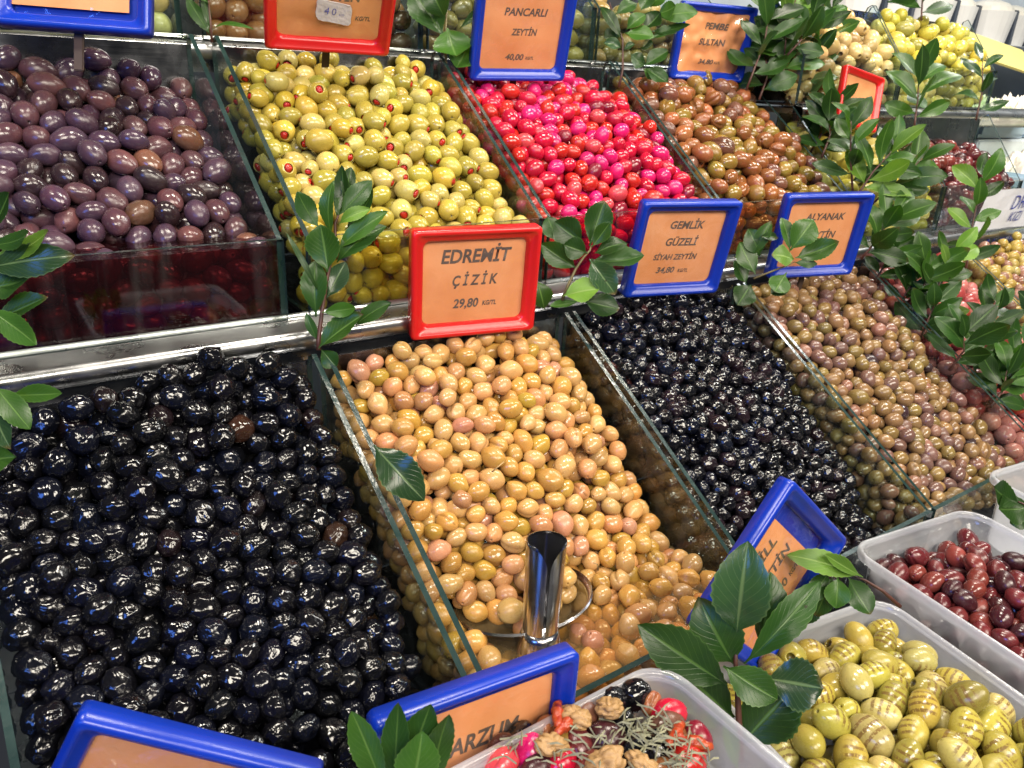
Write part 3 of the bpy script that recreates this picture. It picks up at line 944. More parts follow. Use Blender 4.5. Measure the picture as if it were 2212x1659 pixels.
VBANDS = ['at heap foot', 'low on heap', 'below mid heap', 'above mid heap', 'high on heap', 'at heap crest']
UBANDS = ['by left wall', 'left of centre', 'in the centre', 'right of centre', 'by right wall']
ORD = ['leftmost one', 'second from left', 'third from left', 'fourth from left', 'fifth from left', 'sixth from left', 'seventh from left', 'eighth from left', 'ninth from left', 'tenth from left', 'eleventh from left', 'twelfth from left', 'thirteenth from left', 'fourteenth from left', 'fifteenth from left', 'sixteenth from left', 'last on the right']
NVIS = 300


def build_olives():
    by_kind = {}
    for h in ALL:
        by_kind.setdefault(h['kind'].name, []).append(h)
    pim_meshes = [pimento_mesh(s) for s in range(4)]
    for name, heaps in by_kind.items():
        k = heaps[0]['kind']
        rows = [(int(h['seen'][i]), hi, i) for hi, h in enumerate(heaps) for i in range(len(h['P'])) if h['seen'][i] >= 6]
        rows.sort(reverse=True)
        chosen = set((hi, i) for _, hi, i in rows[:NVIS])
        cells = {}
        for hi, i in chosen:
            h = heaps[hi]
            vb, ub = min(5, max(0, int(h['v'][i] * 6))), min(4, max(0, int(h['u'][i] * 5)))
            cells.setdefault((hi, int(h['cls'][i]), vb, ub), []).append(i)
        for (hi, c, vb, ub), idx in cells.items():
            h = heaps[hi]
            px = project(h['P'][idx])[0]
            idx = [idx[j] for j in np.argsort(px)]
            for rank, i in enumerate(idx):
                me, _, shape, ex = k.meshes[h['var'][i]]
                o = bpy.data.objects.new(name, me)
                COL.objects.link(o)
                s = k.a * float(h['size'][i])
                o.matrix_world = Matrix.Translation(h['P'][i]) @ axis_frame(h['ax'][i], h['spin'][i]).to_4x4() @ Matrix.Diagonal((s, s, s, 1))
                tname, tc, _ = k.tints[c]
                o.color = (*[float(x) for x in np.clip(np.array(tc) * h['jit'][i], 0, .9)], 1)
                noun = k.noun.split(' ', 1)[1] if tname == k.noun.split(' ')[0] else k.noun
                where = VBANDS[vb] + ', ' + UBANDS[ub]
                lab = f'{tname} {noun} {where}'
                if len(heaps) > 1:
                    lab = f'{tname} {noun} ' + ('top row ' if hi == len(heaps) - 1 else '') + where
                if len(idx) > 1:
                    lab += ', ' + ORD[min(rank, 16)]
                tag(o, lab, 'olive', k.group)
                if shape == 'stuffed':
                    p = bpy.data.objects.new('pimento', pim_meshes[i % 4])
                    COL.objects.link(p)
                    p.parent = o
                    p.location = (0, 0, (k.L / k.a) * .83)
                    p.rotation_euler = (0, 0, i)
        # the rest of the heap: one joined mesh
        V, F, LOC, TINT = [], [], [], []
        lv = np.array([v.co for v in k.low.vertices])
        ll = np.zeros(len(lv) * 3, np.float32)
        k.low.attributes['loc'].data.foreach_get('vector', ll)
        ll = ll.reshape(-1, 3)
        lf = [list(p.vertices) for p in k.low.polygons]
        lf4 = np.array([f if len(f) == 4 else f + [-1] for f in lf])
        nv = 0
        for hi, h in enumerate(heaps):
            for i in range(len(h['P'])):
                if (hi, i) in chosen:
                    continue
                Mx = np.array(axis_frame(h['ax'][i], h['spin'][i])) * (k.a * float(h['size'][i]))
                V.append(lv @ Mx.T + h['P'][i])
                LOC.append(ll)
                TINT.append(np.tile(np.append(np.clip(np.array(k.tints[h['cls'][i]][1]) * h['jit'][i], 0, .9), 1), (len(lv), 1)))
                g = lf4 + nv
                g[lf4 < 0] = -1
                F.append(g)
                nv += len(lv)
        if not V:
            continue
        F = np.concatenate(F)
        lens = np.where(F[:, 3] < 0, 3, 4)
        flat = F[F >= 0]
        me = bpy.data.meshes.new(name + '_heap')
        V = np.concatenate(V)
        me.vertices.add(len(V)); me.vertices.foreach_set('co', V.astype(np.float32).ravel())
        me.loops.add(len(flat)); me.loops.foreach_set('vertex_index', flat.astype(np.int32))
        me.polygons.add(len(lens))
        me.polygons.foreach_set('loop_start', np.concatenate([[0], np.cumsum(lens)[:-1]]).astype(np.int32))
        me.update(calc_edges=True)
        me.polygons.foreach_set('use_smooth', np.ones(len(lens), bool))
        la = me.attributes.new('loc', 'FLOAT_VECTOR', 'POINT'); la.data.foreach_set('vector', np.concatenate(LOC).astype(np.float32).ravel())
        ta = me.attributes.new('tint', 'FLOAT_COLOR', 'POINT'); ta.data.foreach_set('color', np.concatenate(TINT).astype(np.float32).ravel())
        o = link('deeper_olives', me, None, (k.mat_stuff,))
        tag(o, f'further {k.noun}s filling the depth of the same heap', 'olives', None, 'stuff')


# ------------------------------------------------------------------ brine
def brine(x0, x1, y0, y1, z, zbot, tint, film, film_color, label, front_tint=None, seed=0, front_film=None, front_color=None):
    nx, ny = 60, max(8, int((y1 - y0) / .004))
    v, f = [], []
    for j in range(ny + 1):
        for i in range(nx + 1):
            x, y = x0 + (x1 - x0) * i / nx, y0 + (y1 - y0) * j / ny
            v.append((x, y, z + .0009 * noise.noise(Vector((x * 70, y * 70, seed))) + .0005 * noise.noise(Vector((x * 190, y * 190, seed)))))
    for j in range(ny):
        for i in range(nx):
            a = j * (nx + 1) + i
            f.append([a, a + 1, a + nx + 2, a + nx + 1])
    me = mesh('brine', v, f, True)
    me.materials.append(clear_mat('brine_surface', tint, .03, film, film_color, bump=.25, bump_scale=120, ior=1.36, smear=.05))
    if front_tint:
        n = len(me.vertices)
        bm = bmesh.new(); bm.from_mesh(me)
        q = [bm.verts.new(c) for c in ((x0, y0, z), (x1, y0, z), (x1, y0, zbot), (x0, y0, zbot))]
        fc = bm.faces.new(q[::-1]); fc.material_index = 1
        bm.to_mesh(me); bm.free()
        me.materials.append(clear_mat('brine_depth', front_tint, .1, front_film or film * .5, front_color or film_color, ior=1.05, smear=.03))
    o = link('brine', me)
    return tag(o, label, 'brine', None, 'stuff')


brine(.0105, .2695, -.339, -.21, BRINE_Y, -.34, (.96, .87, .66), .09, (.62, .44, .21), 'amber brine at the foot of the yellow olives', (.9, .7, .4), 1)
brine(-.296, -.0155, .0053, .075, BRINE_P, -.072, (.45, .20, .23), .04, (.06, .02, .025), 'dark red brine the purple olives stand in', (.48, .13, .14), 2, .15, (.07, .010, .014))
brine(.0165, .2695, .0053, .06, BRINE_G, -.072, (.80, .74, .45), .05, (.30, .25, .08), 'cloudy green brine under the stuffed olives', (.88, .78, .45), 3)
brine(.2905, .5495, .0053, .065, BRINE_R, -.072, (.85, .28, .30), .06, (.40, .03, .05), 'pinkish red brine at the foot of the crimson olives', (.93, .32, .34), 4)
brine(.5705, .8295, .0053, .07, BRINE_B, -.072, (.78, .55, .32), .08, (.30, .16, .06), 'cloudy brown brine around the slit olives', (.88, .66, .42), 5)

# ------------------------------------------------------------------ price signs
SW, SH, FRW = .127, .107, .0125


def rr(w, h, rad, n=5):
    """Rounded rectangle, counter-clockwise from the lower right corner."""
    out = []
    for cx, cy, a0 in ((w / 2 - rad, -h / 2 + rad, -90), (w / 2 - rad, h / 2 - rad, 0), (-w / 2 + rad, h / 2 - rad, 90), (-w / 2 + rad, -h / 2 + rad, 180)):
        for k in range(n + 1):
            a = R(a0 + 90 * k / n)
            out.append((cx + rad * math.cos(a), cy + rad * math.sin(a)))
    return out


def frame_mesh(w, h):
    """Moulded plastic frame lying in local XZ, face towards -Y."""
    steps = [(0, .0075, .0045), (0, -.0035, .0045), (.0012, -.0052, .005), (.0034, -.0058, .005), (.0050, -.0050, .005), (.0058, -.0030, .0055),
             (.0098, -.0022, .0065), (.0118, .0006, .0068), (.0125, .0030, .007), (.0125, .0075, .007)]
    v, f = [], []
    loops = []
    for ins, y, rad in steps:
        L_ = rr(w - 2 * ins, h - 2 * ins, rad)
        loops.append([len(v) + i for i in range(len(L_))])
        v += [(x, y, z) for x, z in L_]
    n = len(loops[0])
    for A, B in zip(loops, loops[1:] + loops[:1]):
        for i in range(n):
            f.append([A[i], A[(i + 1) % n], B[(i + 1) % n], B[i]])
    me = mesh('frame', v, f, True)
    return me


FRAME = frame_mesh(SW, SH)


def text_mesh(body, size, shear=.18, bold=.012, spacing=1.0, width=None, res=3):
    cu = bpy.data.curves.new('lettering', 'FONT')
    cu.body, cu.size, cu.shear, cu.offset, cu.space_character = body, size, shear, bold * size, spacing
    cu.align_x, cu.align_y = 'CENTER', 'CENTER'
    cu.resolution_u = res
    o = bpy.data.objects.new('lettering', cu)
    COL.objects.link(o)
    dg = bpy.context.evaluated_depsgraph_get()
    me = bpy.data.meshes.new_from_object(o.evaluated_get(dg))
    COL.objects.unlink(o)
    bpy.data.objects.remove(o)
    bm = bmesh.new(); bm.from_mesh(me)
    bmesh.ops.triangulate(bm, faces=bm.faces[:])
    bm.to_mesh(me); bm.free()
    if width and len(me.vertices):
        xs = [v.co.x for v in me.vertices]
        k = width / max(1e-6, max(xs) - min(xs))
        for v in me.vertices:
            v.co.x *= k
    return me


def rot_of(yaw, pitch, roll):
    # roll turns the sign in its own plane
    y, p, r = R(yaw), R(pitch), R(roll)
    return Matrix.Rotation(y, 3, 'Z') @ Matrix.Rotation(p, 3, 'X') @ Matrix.Rotation(r, 3, 'Y')


SIGN_PTS = []


def sign(color, pos, rot, lines, label, crumple=.0006, seed=0, group=None, peg=True, card_mat='orange', h=SH, card_rect=None, scale=1.0):
    """lines: (text, x, z, cap height, width or None, colour key)"""
    t = empty('price_sign', pos, label, 'price sign', 'orange price cards in plastic frames')
    Rm = rot_of(*rot)
    t.rotation_euler = Rm.to_euler()
    t.scale = (scale,) * 3
    me = FRAME if h == SH else frame_mesh(SW, h)
    if not me.materials:
        me.materials.append(MAT['blue'])
    f = bpy.data.objects.new('frame', me)
    COL.objects.link(f)
    f.parent = t
    f.material_slots[0].link = 'OBJECT'
    f.material_slots[0].material = MAT[color]
    off = Vector((seed * 7.3, 1.1, seed * 2.7))

    def hgt(x, z):
        big = crumple > .002
        y = (.0042 if not big else .0020) + crumple * (1.7 if not big else 1.9) * (.55 * noise.noise(Vector((x * 30, z * 34, 0)) + off) + (.5 if big else .16) * noise.noise(Vector((x * 80, z * 70, 3)) + off)
                                  + (1.1 if big else .5) * (.2 - abs(noise.noise(Vector((x * 25, z * 30, 6)) + off))))
        return min(.0071, max(-.006, y))
    w_in, h_in = SW - .022, h - .022
    x0, x1, z0, z1 = card_rect or (-w_in / 2, w_in / 2, -h_in / 2, h_in / 2)

    def grid(name, nx, nz, fn, rect):
        a, b, c, d = rect
        v, fc = [], []
        for j in range(nz + 1):
            for i in range(nx + 1):
                x, z = a + (b - a) * i / nx, c + (d - c) * j / nz
                v.append((x, fn(x, z), z))
        for j in range(nz):
            for i in range(nx):
                q = j * (nx + 1) + i
                fc.append([q, q + 1, q + nx + 2, q + nx + 1])
        return mesh(name, v, fc, True)
    link('card', grid('card', 44, 36, hgt, (x0, x1, z0, z1)), t, (MAT[card_mat],))
    for body, x, z, size, width, ink in lines:
        tm = text_mesh(body, size, width=width, shear=0 if ink == 'pen' else .2, bold=.004 if ink == 'pen' else .026)
        for v in tm.vertices:
            X, Z = v.co.x + x, v.co.y + z
            v.co = (X, hgt(X, Z) - (.0009 if crumple > .002 else .00035), Z)
        link('lettering', tm, t, (MAT[ink],))
    sl = grid('plastic_sleeve', 30, 24, lambda x, z: min(hgt(x, z) - .0012, .0034) - .0013 * noise.noise(Vector((x * 55, z * 55, 9)) + off) - .0006 * abs(noise.noise(Vector((x * 120, z * 90, 4)) + off)), (-w_in / 2, w_in / 2, -h_in / 2, h_in / 2))
    link('plastic_sleeve', sl, t, (MAT['sleeve'],))
    link('back_plate', box_mesh('back_plate', (-SW / 2 + .003, .0078, -h / 2 + .003), (SW / 2 - .003, .0092, h / 2 - .003)), t, (MAT[color],))
    if peg:
        link('peg', box_mesh('peg', (-.004, .0094, -h / 2 - .030), (.004, .0125, -h / 2 + .02), .0008), t, (MAT['wood'],))
    for i in range(16):
        for j in range(14):
            SIGN_PTS.append(Vector(pos) + Rm @ Vector(((i / 15 - .5) * SW, 0, (j / 13 - .5) * h)))
    return t, hgt


sign('red', (.154, -.055, -.043), (-13.2, 5.4, -.7),
     [('EDREMİT', 0, .0245, .0185, .070, 'ink'), ('Ç İ Z İ K', 0, .0005, .0145, .046, 'ink'), ('29,80', -.008, -.0225, .0125, .026, 'ink'), ('KG/TL', .0165, -.0235, .0065, .0145, 'ink')],
     'red framed price reading EDREMIT CIZIK 29,80 above the yellow olives', .0009, 1)
sign('blue', (.419, -.068, -.031), (-13.1, 11.2, .6),
     [('GEMLİK', .002, .0265, .0125, .044, 'ink'), ('GÜZELİ', 0, .0065, .0125, .042, 'ink'), ('SİYAH ZEYTİN', -.003, -.0115, .0095, .057, 'ink'), ('34,80', -.012, -.0275, .0100, .024, 'ink'), ('KG/TL', .012, -.0285, .006, .0135, 'ink')],
     'blue framed price reading GEMLIK GUZELI 34,80 above the small black olives', .0006, 2, h=.112)
sign('blue', (.660, -.080, -.032), (-18.9, 8.6, -1.4),
     [('ALYANAK', .004, .0235, .0125, .058, 'ink'), ('ZEYTİN', .004, -.0005, .0125, .044, 'ink'), ('34,80', 0, -.024, .0105, .026, 'ink')],
     'blue framed price with a leafy twig across its lower edge', .0005, 3, h=.110)
sign('blue', (.358, .172, .187), (-11.4, 16.9, -2.1),
     [('PANCARLI', .002, .0215, .0120, .056, 'ink'), ('ZEYTİN', .003, -.0010, .0105, .034, 'ink'), ('40,00', -.006, -.0300, .0100, .024, 'ink'), ('KG/TL', .0145, -.0308, .005, .0110, 'ink')],
     'blue framed price reading PANCARLI ZEYTIN 40,00 above the crimson olives', .0009, 4, h=.112)
sign('blue', (.747, .219, .197), (-18.9, 7.0, .6),
     [('PEMBE', .002, .0225, .0125, .040, 'ink'), ('SULTAN', -.002, .0005, .0125, .044, 'ink'), ('34,80', -.006, -.0270, .0095, .024, 'ink'), ('KG/TL', .0135, -.0275, .005, .011, 'ink')],
     'blue framed price with a badly crumpled card reading PEMBE SULTAN', .0030, 5)
sign('red', (.936, .075, .128), (-2.8, -9.5, 9.8), [], 'red framed price without readable words among the leaves', .0010, 6, scale=.78)
tz, hz = sign('red', (.103, .147, .197), (-16.1, 38.0, .7),
              [('DOLGULU', 0, .030, .0150, .058, 'ink'), ('ZEYTİN', .006, .0070, .0145, .048, 'ink'), ('KG/TL', .0335, -.0165, .0066, .0155, 'ink')],
              'red framed price with a torn paper scrap marked 40', .0014, 7)
# the torn scrap stuck over the price
v = []
outline = []
for k in range(30):
    a = 2 * math.pi * k / 30
    ca, sa = math.cos(a), math.sin(a)
    s = 1 / max(abs(ca) / .0175, abs(sa) / .0115)
    s *= 1 + .07 * noise.noise(Vector((ca * 3, sa * 3, 4)))
    outline.append((.004 + ca * s, -.0095 + sa * s + ca * s * -.14))
SCY = min(hz(x, z) for x, z in outline) - .0004
vv = [(x, SCY - .0022 + .0004 * math.sin(x * 260), z) for x, z in outline] + [(x, SCY - .0014, z) for x, z in outline]
nn = len(outline)
sm = mesh('paper_scrap', vv, [list(range(nn))[::-1]] + [[i, (i + 1) % nn, nn + (i + 1) % nn, nn + i] for i in range(nn)])
scrap = link('paper_scrap', sm, tz, (MAT['scrap'],))
for body, x, z, size in (('4', -.0035, -.008, .011), ('0', .0035, -.0085, .0105), ('oo', .0115, -.0105, .005)):
    tm = text_mesh(body, size, shear=.1, bold=-.012)
    for w_ in tm.vertices:
        X, Z = w_.co.x + x, w_.co.y + z
        w_.co = (X, SCY - .0030, Z)
    link('lettering', tm, scrap, (MAT['pen'],))
sign('blue', (-.120, .162, .209), (-29.8, -18.0, 1.2), [], 'blue framed price cut off by the top edge, above the purple olives', .0004, 8, card_rect=(-.0525, .044, -.034, .0425))
sign('blue', (-.200, -.320, -.225), (-28.4, 6.5, 27.2), [], 'blue framed price tilted in front of the plump black olives', .0004, 9, peg=False)
sign('blue', (-.051, -.389, -.216), (-4.3, -2.5, 2.2), [('ERZURUM', 0, -.006, .0165, .072, 'ink')] if False else [('ARZUM', .006, .0085, .0165, .046, 'ink')],
     'blue framed price reading ARZUM behind the tub of mixed olives', .0004, 10, peg=False)
sign('blue', (.213, -.386, -.197), (-2.8, -4.7, -47.7), [('GRİLL', .004, .0200, .0130, .040, 'ink'), ('ZEYTİN', .004, -.0010, .0130, .050, 'ink'), ('34,80', -.006, -.0235, .0110, .028, 'ink'), ('KG/TL', .0185, -.0235, .006, .014, 'ink')],
     'blue framed price tipped on its corner beside the big leafy sprig', .0008, 11, peg=False, card_rect=(-.0525, .036, -.0425, .0425))

# ------------------------------------------------------------------ leafy sprigs
def leaf_mesh(base, tip, width, facing, curl, fold, seed, obov=.0):
    """A toothed leaf from base to tip; facing is the direction its upper face looks."""
    rnd = random.Random(seed)
    base, tip = Vector(base), Vector(tip)
    ln = (tip - base).length
    d = (tip - base).normalized()
    side = d.cross(facing).normalized()
    up = side.cross(d).normalized()
    nl, nw = 22, 6
    v, uv, f = [], [], []
    for i in range(nl + 1):
        t = i / nl
        if t < .06:
            w = .06 + t * .3
        else:
            q = (t - .06) / .94
            w = (math.sin(math.pi * q ** (1.12 + obov)) ** .78) if q < 1 else 0
            w = max(w, .05 * (1 - q))
        tooth = 1 + (.045 if i % 2 else -.03) * (1 if .2 < t < .97 else 0)
        bend = curl * ln * (t * (1 - t) * 1.3 - .35 * t * t)
        c = base + d * (ln * t) + up * bend
        for j in range(nw + 1):
            s = j / nw * 2 - 1
            ww = w * width / 2 * (tooth if abs(s) == 1 else 1)
            wav = .05 * width * math.sin(t * 9 + seed) * s * s
            v.append(c + side * (s * ww * math.cos(fold * .9)) + up * (abs(s) * ww * math.sin(fold) + wav))
            uv.append((j / nw, t))
    for i in range(nl):
        for j in range(nw):
            a = i * (nw + 1) + j
            f.append([a, a + 1, a + nw + 2, a + nw + 1])
    org = base
    me = mesh('leaf', [p - org for p in v], f, True)
    ul = me.uv_layers.new(name='leaf')
    for lp in me.loops:
        ul.data[lp.index].uv = uv[lp.vertex_index]
    return me, org


TOCAM = Vector(-BASIS[:, 2])
CAMUP = Vector(-BASIS[:, 1])
CAMRT = Vector(BASIS[:, 0])


def add_leaf(t, base, tip, width, shade, seed):
    rnd = random.Random(seed * 13 + 5)
    facing = (TOCAM + CAMUP * rnd.uniform(-.1, .7) + CAMRT * rnd.uniform(-.4, .4)).normalized()
    me, org = leaf_mesh(base, tip, width, facing, rnd.uniform(-.38, .40), rnd.uniform(.02, .50), seed, rnd.uniform(-.15, .1))
    me.materials.append(MAT[{'d': 'leaf', 'm': 'leaf_mid', 'l': 'leaf_light', 'g': 'leaf_grey'}[shade]])
    o = bpy.data.objects.new('leaf', me)
    COL.objects.link(o)
    o.parent = t
    o.location = org - t.location
    return o


SG = 'leafy green sprigs stuck between the bins'


def sprig(label, tf, depth, stem, leaves, r0=.0022, stem_mat='stem', tilt=0.0, group=SG):
    """tf maps local picture coordinates to the 2212 px picture; every leaf: base, tip, width, shade[, depth shift of base, of tip]"""
    ox, oy, s = tf
    P = lambda q, dz=0.0: at(ox + q[0] * s, oy + q[1] * s, depth + dz)
    pts = [P(q, tilt * i) for i, q in enumerate(stem)]
    t = empty('leafy_sprig', pts[0], label, 'leafy sprig', group)
    me = tube_mesh('stem', [p - pts[0] for p in pts], [r0 * (1 - .55 * i / max(1, len(pts) - 1)) for i in range(len(pts))])
    link('stem', me, t, (MAT[stem_mat],))
    rnd = random.Random(len(label) * 31 + int(depth * 1000))
    for i, lf in enumerate(leaves):
        b, tp, w, sh = lf[:4]
        d0 = lf[4] if len(lf) > 4 else rnd.uniform(-.004, .004)
        d1 = lf[5] if len(lf) > 5 else rnd.uniform(-.022, .010)
        add_leaf(t, P(b, d0), P(tp, d1), w * s / FPX * depth * 1.33, sh, i * 7 + len(label))
    return t


def wild_sprig(label, depth, p0, p1, n, length, seed, shades='dddmml', bend=0.0, r0=.0018, group=SG):
    """A sprig whose leaves spiral round a stem between two picture points."""
    rnd = random.Random(seed)
    a, b = at(*p0, depth), at(*p1, depth + rnd.uniform(-.03, .01))
    mid = (a + b) / 2 + CAMRT * bend + TOCAM * .004
    pts = [a.lerp(mid, k / 3 * 1.0) if k < 3 else mid.lerp(b, (k - 3) / 3) for k in range(7)]
    t = empty('leafy_sprig', a, label, 'leafy sprig', group)
    link('stem', tube_mesh('stem', [p - a for p in pts], [r0 * (1 - .6 * k / 6) for k in range(7)]), t, (MAT['stem'],))
    d = (b - a).normalized()
    s1 = d.cross(TOCAM).normalized()
    s2 = d.cross(s1)
    for i in range(n):
        q = .18 + .82 * i / max(1, n - 1)
        k = q * 6
        j = min(5, int(k))
        base = pts[j].lerp(pts[j + 1], k - j)
        ang = i * 2.4 + rnd.uniform(-.3, .3)
        out = s1 * math.cos(ang) + s2 * math.sin(ang) * .8
        rise = .45 + .9 * q ** 2
        dirv = (out + d * rise + Vector((0, 0, rnd.uniform(-.25, .15)))).normalized()
        ln = length * rnd.uniform(.75, 1.15) * (1 - .15 * abs(q - .5))
        add_leaf(t, base, base + dirv * ln, ln * rnd.uniform(.40, .52), rnd.choice(shades), seed * 100 + i)
    return t


TA = (604.8, 345.6, .2778)
sprig('tall leafy sprig standing on the steel ledge left of the EDREMIT price', TA, .665,
      [(300, 1480), (300, 1400), (330, 1150), (370, 900), (430, 620), (430, 490), (455, 430)],
      [((500, 330), (552, 55), 90, 'd', .004, .012), ((440, 470), (502, 60), 115, 'd', 0, .006), ((405, 590), (385, 165), 110, 'm'), ((470, 420), (715, 158), 130, 'd', .002, .004),
       ((440, 440), (470, 190), 45, 'd'), ((500, 540), (738, 250), 100, 'd', .006, .014), ((455, 500), (695, 372), 90, 'l', -.006, -.012), ((445, 700), (832, 390), 120, 'm', -.002, -.01),
       ((445, 800), (815, 490), 165, 'd', 0, .004), ((375, 870), (318, 500), 215, 'm', -.008, -.016), ((300, 525), (128, 248), 125, 'd', 0, -.01), ((320, 1070), (50, 555), 34, 'd'),
       ((280, 1220), (268, 775), 165, 'd', 0, -.004), ((365, 1070), (512, 790), 130, 'g', .004, .01), ((325, 1185), (600, 1150), 95, 'm', -.008, -.012), ((585, 1290), (855, 1100), 125, 'd', .004, -.006),
       ((300, 1465), (645, 1195), 185, 'm', -.004, -.012), ((320, 1470), (440, 1610), 120, 'd'), ((290, 1400), (200, 1190), 60, 'd')])
TB = (1152, 403.2, .18056)
sprig('broad leaved sprig on the ledge between the EDREMIT and GEMLIK prices', TB, .80,
      [(345, 1360), (430, 1150), (510, 980), (600, 850), (680, 760), (690, 705)],
      [((330, 690), (165, 365), 210, 'd', .004, .01), ((590, 670), (250, 420), 290, 'd', .002, .002), ((670, 712), (850, 165), 270, 'd', 0, -.004), ((700, 722), (925, 422), 150, 'm', -.003, -.012),
       ((735, 800), (1115, 660), 205, 'd', -.002, -.01), ((690, 865), (1320, 862), 280, 'd', .004, .004), ((670, 865), (985, 1290), 250, 'g', -.004, -.02), ((650, 795), (358, 690), 210, 'd', -.004, -.014),
       ((515, 975), (85, 680), 230, 'd', 0, -.012), ((360, 1310), (790, 1212), 270, 'l', -.01, -.02), ((590, 1365), (1025, 1470), 230, 'd', 0, .004), ((560, 1360), (195, 1440), 95, 'm'),
       ((130, 1470), (60, 1150), 210, 'm', .02, .01)], .0018, 'stem_green')
TCc = (1382.4, 0, .375)
sprig('young twig hanging across the lower edge of the third blue price', TCc, .93,
      [(655, 1605), (780, 1555), (850, 1530), (890, 1508)],
      [((885, 1497), (768, 1462), 100, 'l', 0, -.01), ((862, 1450), (820, 1248), 66, 'm'), ((866, 1442), (1002, 1262), 120, 'm', 0, -.01), ((895, 1485), (1145, 1398), 100, 'm', 0, -.012), ((890, 1510), (1022, 1522), 42, 'd'),
       ((800, 1370), (705, 1360), 42, 'd'), ((690, 1475), (628, 1318), 95, 'd'), ((665, 1580), (572, 1395), 100, 'm'), ((640, 1478), (757, 1272), 66, 'm'), ((610, 1640), (545, 1500), 100, 'd', .01, .01),
       ((640, 1640), (560, 1760), 110, 'd'), ((770, 1600), (840, 1700), 90, 'd', 0, -.01), ((845, 1570), (770, 1690), 95, 'm', -.01, -.02)], .0014, 'stem_green')
TD = (0, 403.2, .16667)
sprig('big pale and dark leaves entering beside the purple olive bin', TD, .50,
      [(-330, 1500), (-260, 1100), (-200, 900), (-160, 700)],
      [((-150, 640), (135, 70), 300, 'd', 0, -.01), ((-190, 960), (700, 600), 230, 'l', 0, -.012), ((-170, 760), (450, 610), 190, 'd', -.004, -.02), ((-190, 1060), (915, 880), 330, 'g', 0, -.004),
       ((-230, 1300), (450, 1180), 420, 'd', .004, .004), ((-60, 1720), (620, 1430), 280, 'd', .006, .008), ((-180, 1560), (520, 2070), 250, 'm', -.004, -.016)], .002)
TE = (0, 720, .20835)
sprig('drooping leaves at the back corner of the plump black olives', TE, .47,
      [(-160, 700), (-90, 620), (-20, 590)],
      [((60, 640), (655, 628), 165, 'm', 0, -.006), ((-60, 540), (320, 1000), 190, 'm', -.006, -.02), ((-60, 700), (80, 1190), 240, 'g'), ((-150, 1330), (132, 1280), 230, 'm', 0, -.01)], .0018)
TF = (691.2, 1036.8, .375)
sprig('upright sprig of narrow leaves against the ARZUM price', TF, .372,
      [(480, 2000), (480, 1800), (480, 1700)],
      [((370, 1800), (183, 1318), 140, 'm', 0, -.006), ((420, 1780), (455, 1272), 135, 'd'), ((480, 1760), (640, 1276), 150, 'd', 0, .004), ((640, 1800), (735, 1328), 125, 'd', .002, .002), ((520, 1800), (592, 1468), 190, 'm', -.008, -.016)], .002)
TG = (1382.4, 1036.8, .375)
sprig('big leafy sprig with one shining leaf beside the tipped blue price', TG, .50,
      [(575, 1620), (575, 1500), (565, 1300), (560, 1160), (550, 1050), (555, 900)],
      [((690, 960), (760, 530), 190, 'd', .010, .016), ((555, 900), (618, 374), 250, 'g', -.004, -.022), ((600, 1060), (1052, 580), 150, 'd', .002, .002), ((540, 1060), (340, 690), 230, 'd', .004, .0),
       ((500, 1180), (-5, 840), 210, 'd', -.004, -.012), ((540, 1370), (155, 1030), 250, 'd', .004, 0), ((480, 1070), (795, 1270), 160, 'm', -.016, -.022), ((720, 1140), (1058, 1200), 220, 'g', -.006, -.014),
       ((585, 1520), (905, 1170), 250, 'd', .006, .004), ((570, 1680), (485, 1350), 80, 'm', -.004, -.006), ((490, 1420), (350, 1310), 90, 'd')], .0026)
sprig('drooping twig over the corner of the maroon olive tub', TG, .585,
      [(1500, 730), (1400, 640), (1300, 580), (1170, 530)],
      [((1275, 555), (868, 425), 110, 'l', 0, -.01), ((1285, 560), (1060, 428), 70, 'l'), ((1090, 530), (975, 700), 90, 'd'), ((1110, 560), (1010, 790), 110, 'd', 0, .004), ((1140, 560), (1130, 740), 110, 'm', -.006, -.012),
       ((1200, 560), (1322, 775), 130, 'd', 0, -.006), ((1010, 640), (950, 832), 100, 'd', .006, .01)], .0016)
sprig('dark leaves lying on the whitish tub at the picture edge', TG, .72,
      [(2330, 190), (2240, 150), (2180, 125)],
      [((2190, 140), (2015, 35), 120, 'd'), ((2260, 160), (2045, 172), 140, 'd', 0, -.01), ((2240, 200), (2130, 250), 90, 'd')], .0015)
TJ = (0, 0, .3385)
sprig('narrow leaved twig at the top gap between purple and stuffed olives', TJ, .80,
      [(1352, 270), (1342, 120), (1325, -40)],
      [((1338, 215), (1190, -20), 70, 'd'), ((1355, 185), (1610, 165), 34, 'm'), ((1330, 20), (1240, -80), 50, 'm'), ((1345, 200), (1290, -60), 40, 'd')], .0014)
TK = (691.2, 0, .3385)
sprig('twig with one round leaf above the crimson olives', TK, .93,
      [(805, 410), (800, 250), (808, 100), (820, -50)],
      [((790, 230), (590, -70), 190, 'd', .006, .006), ((812, 178), (872, 378), 195, 'm', -.004, -.012), ((950, 285), (868, 442), 130, 'm', .002, -.004), ((890, 185), (1052, 38), 44, 'd'), ((985, 20), (1185, -5), 70, 'd'), ((800, 120), (700, -90), 130, 'd')], .0016, 'stem_green')
TL_ = (1238.4, 0, .2604)
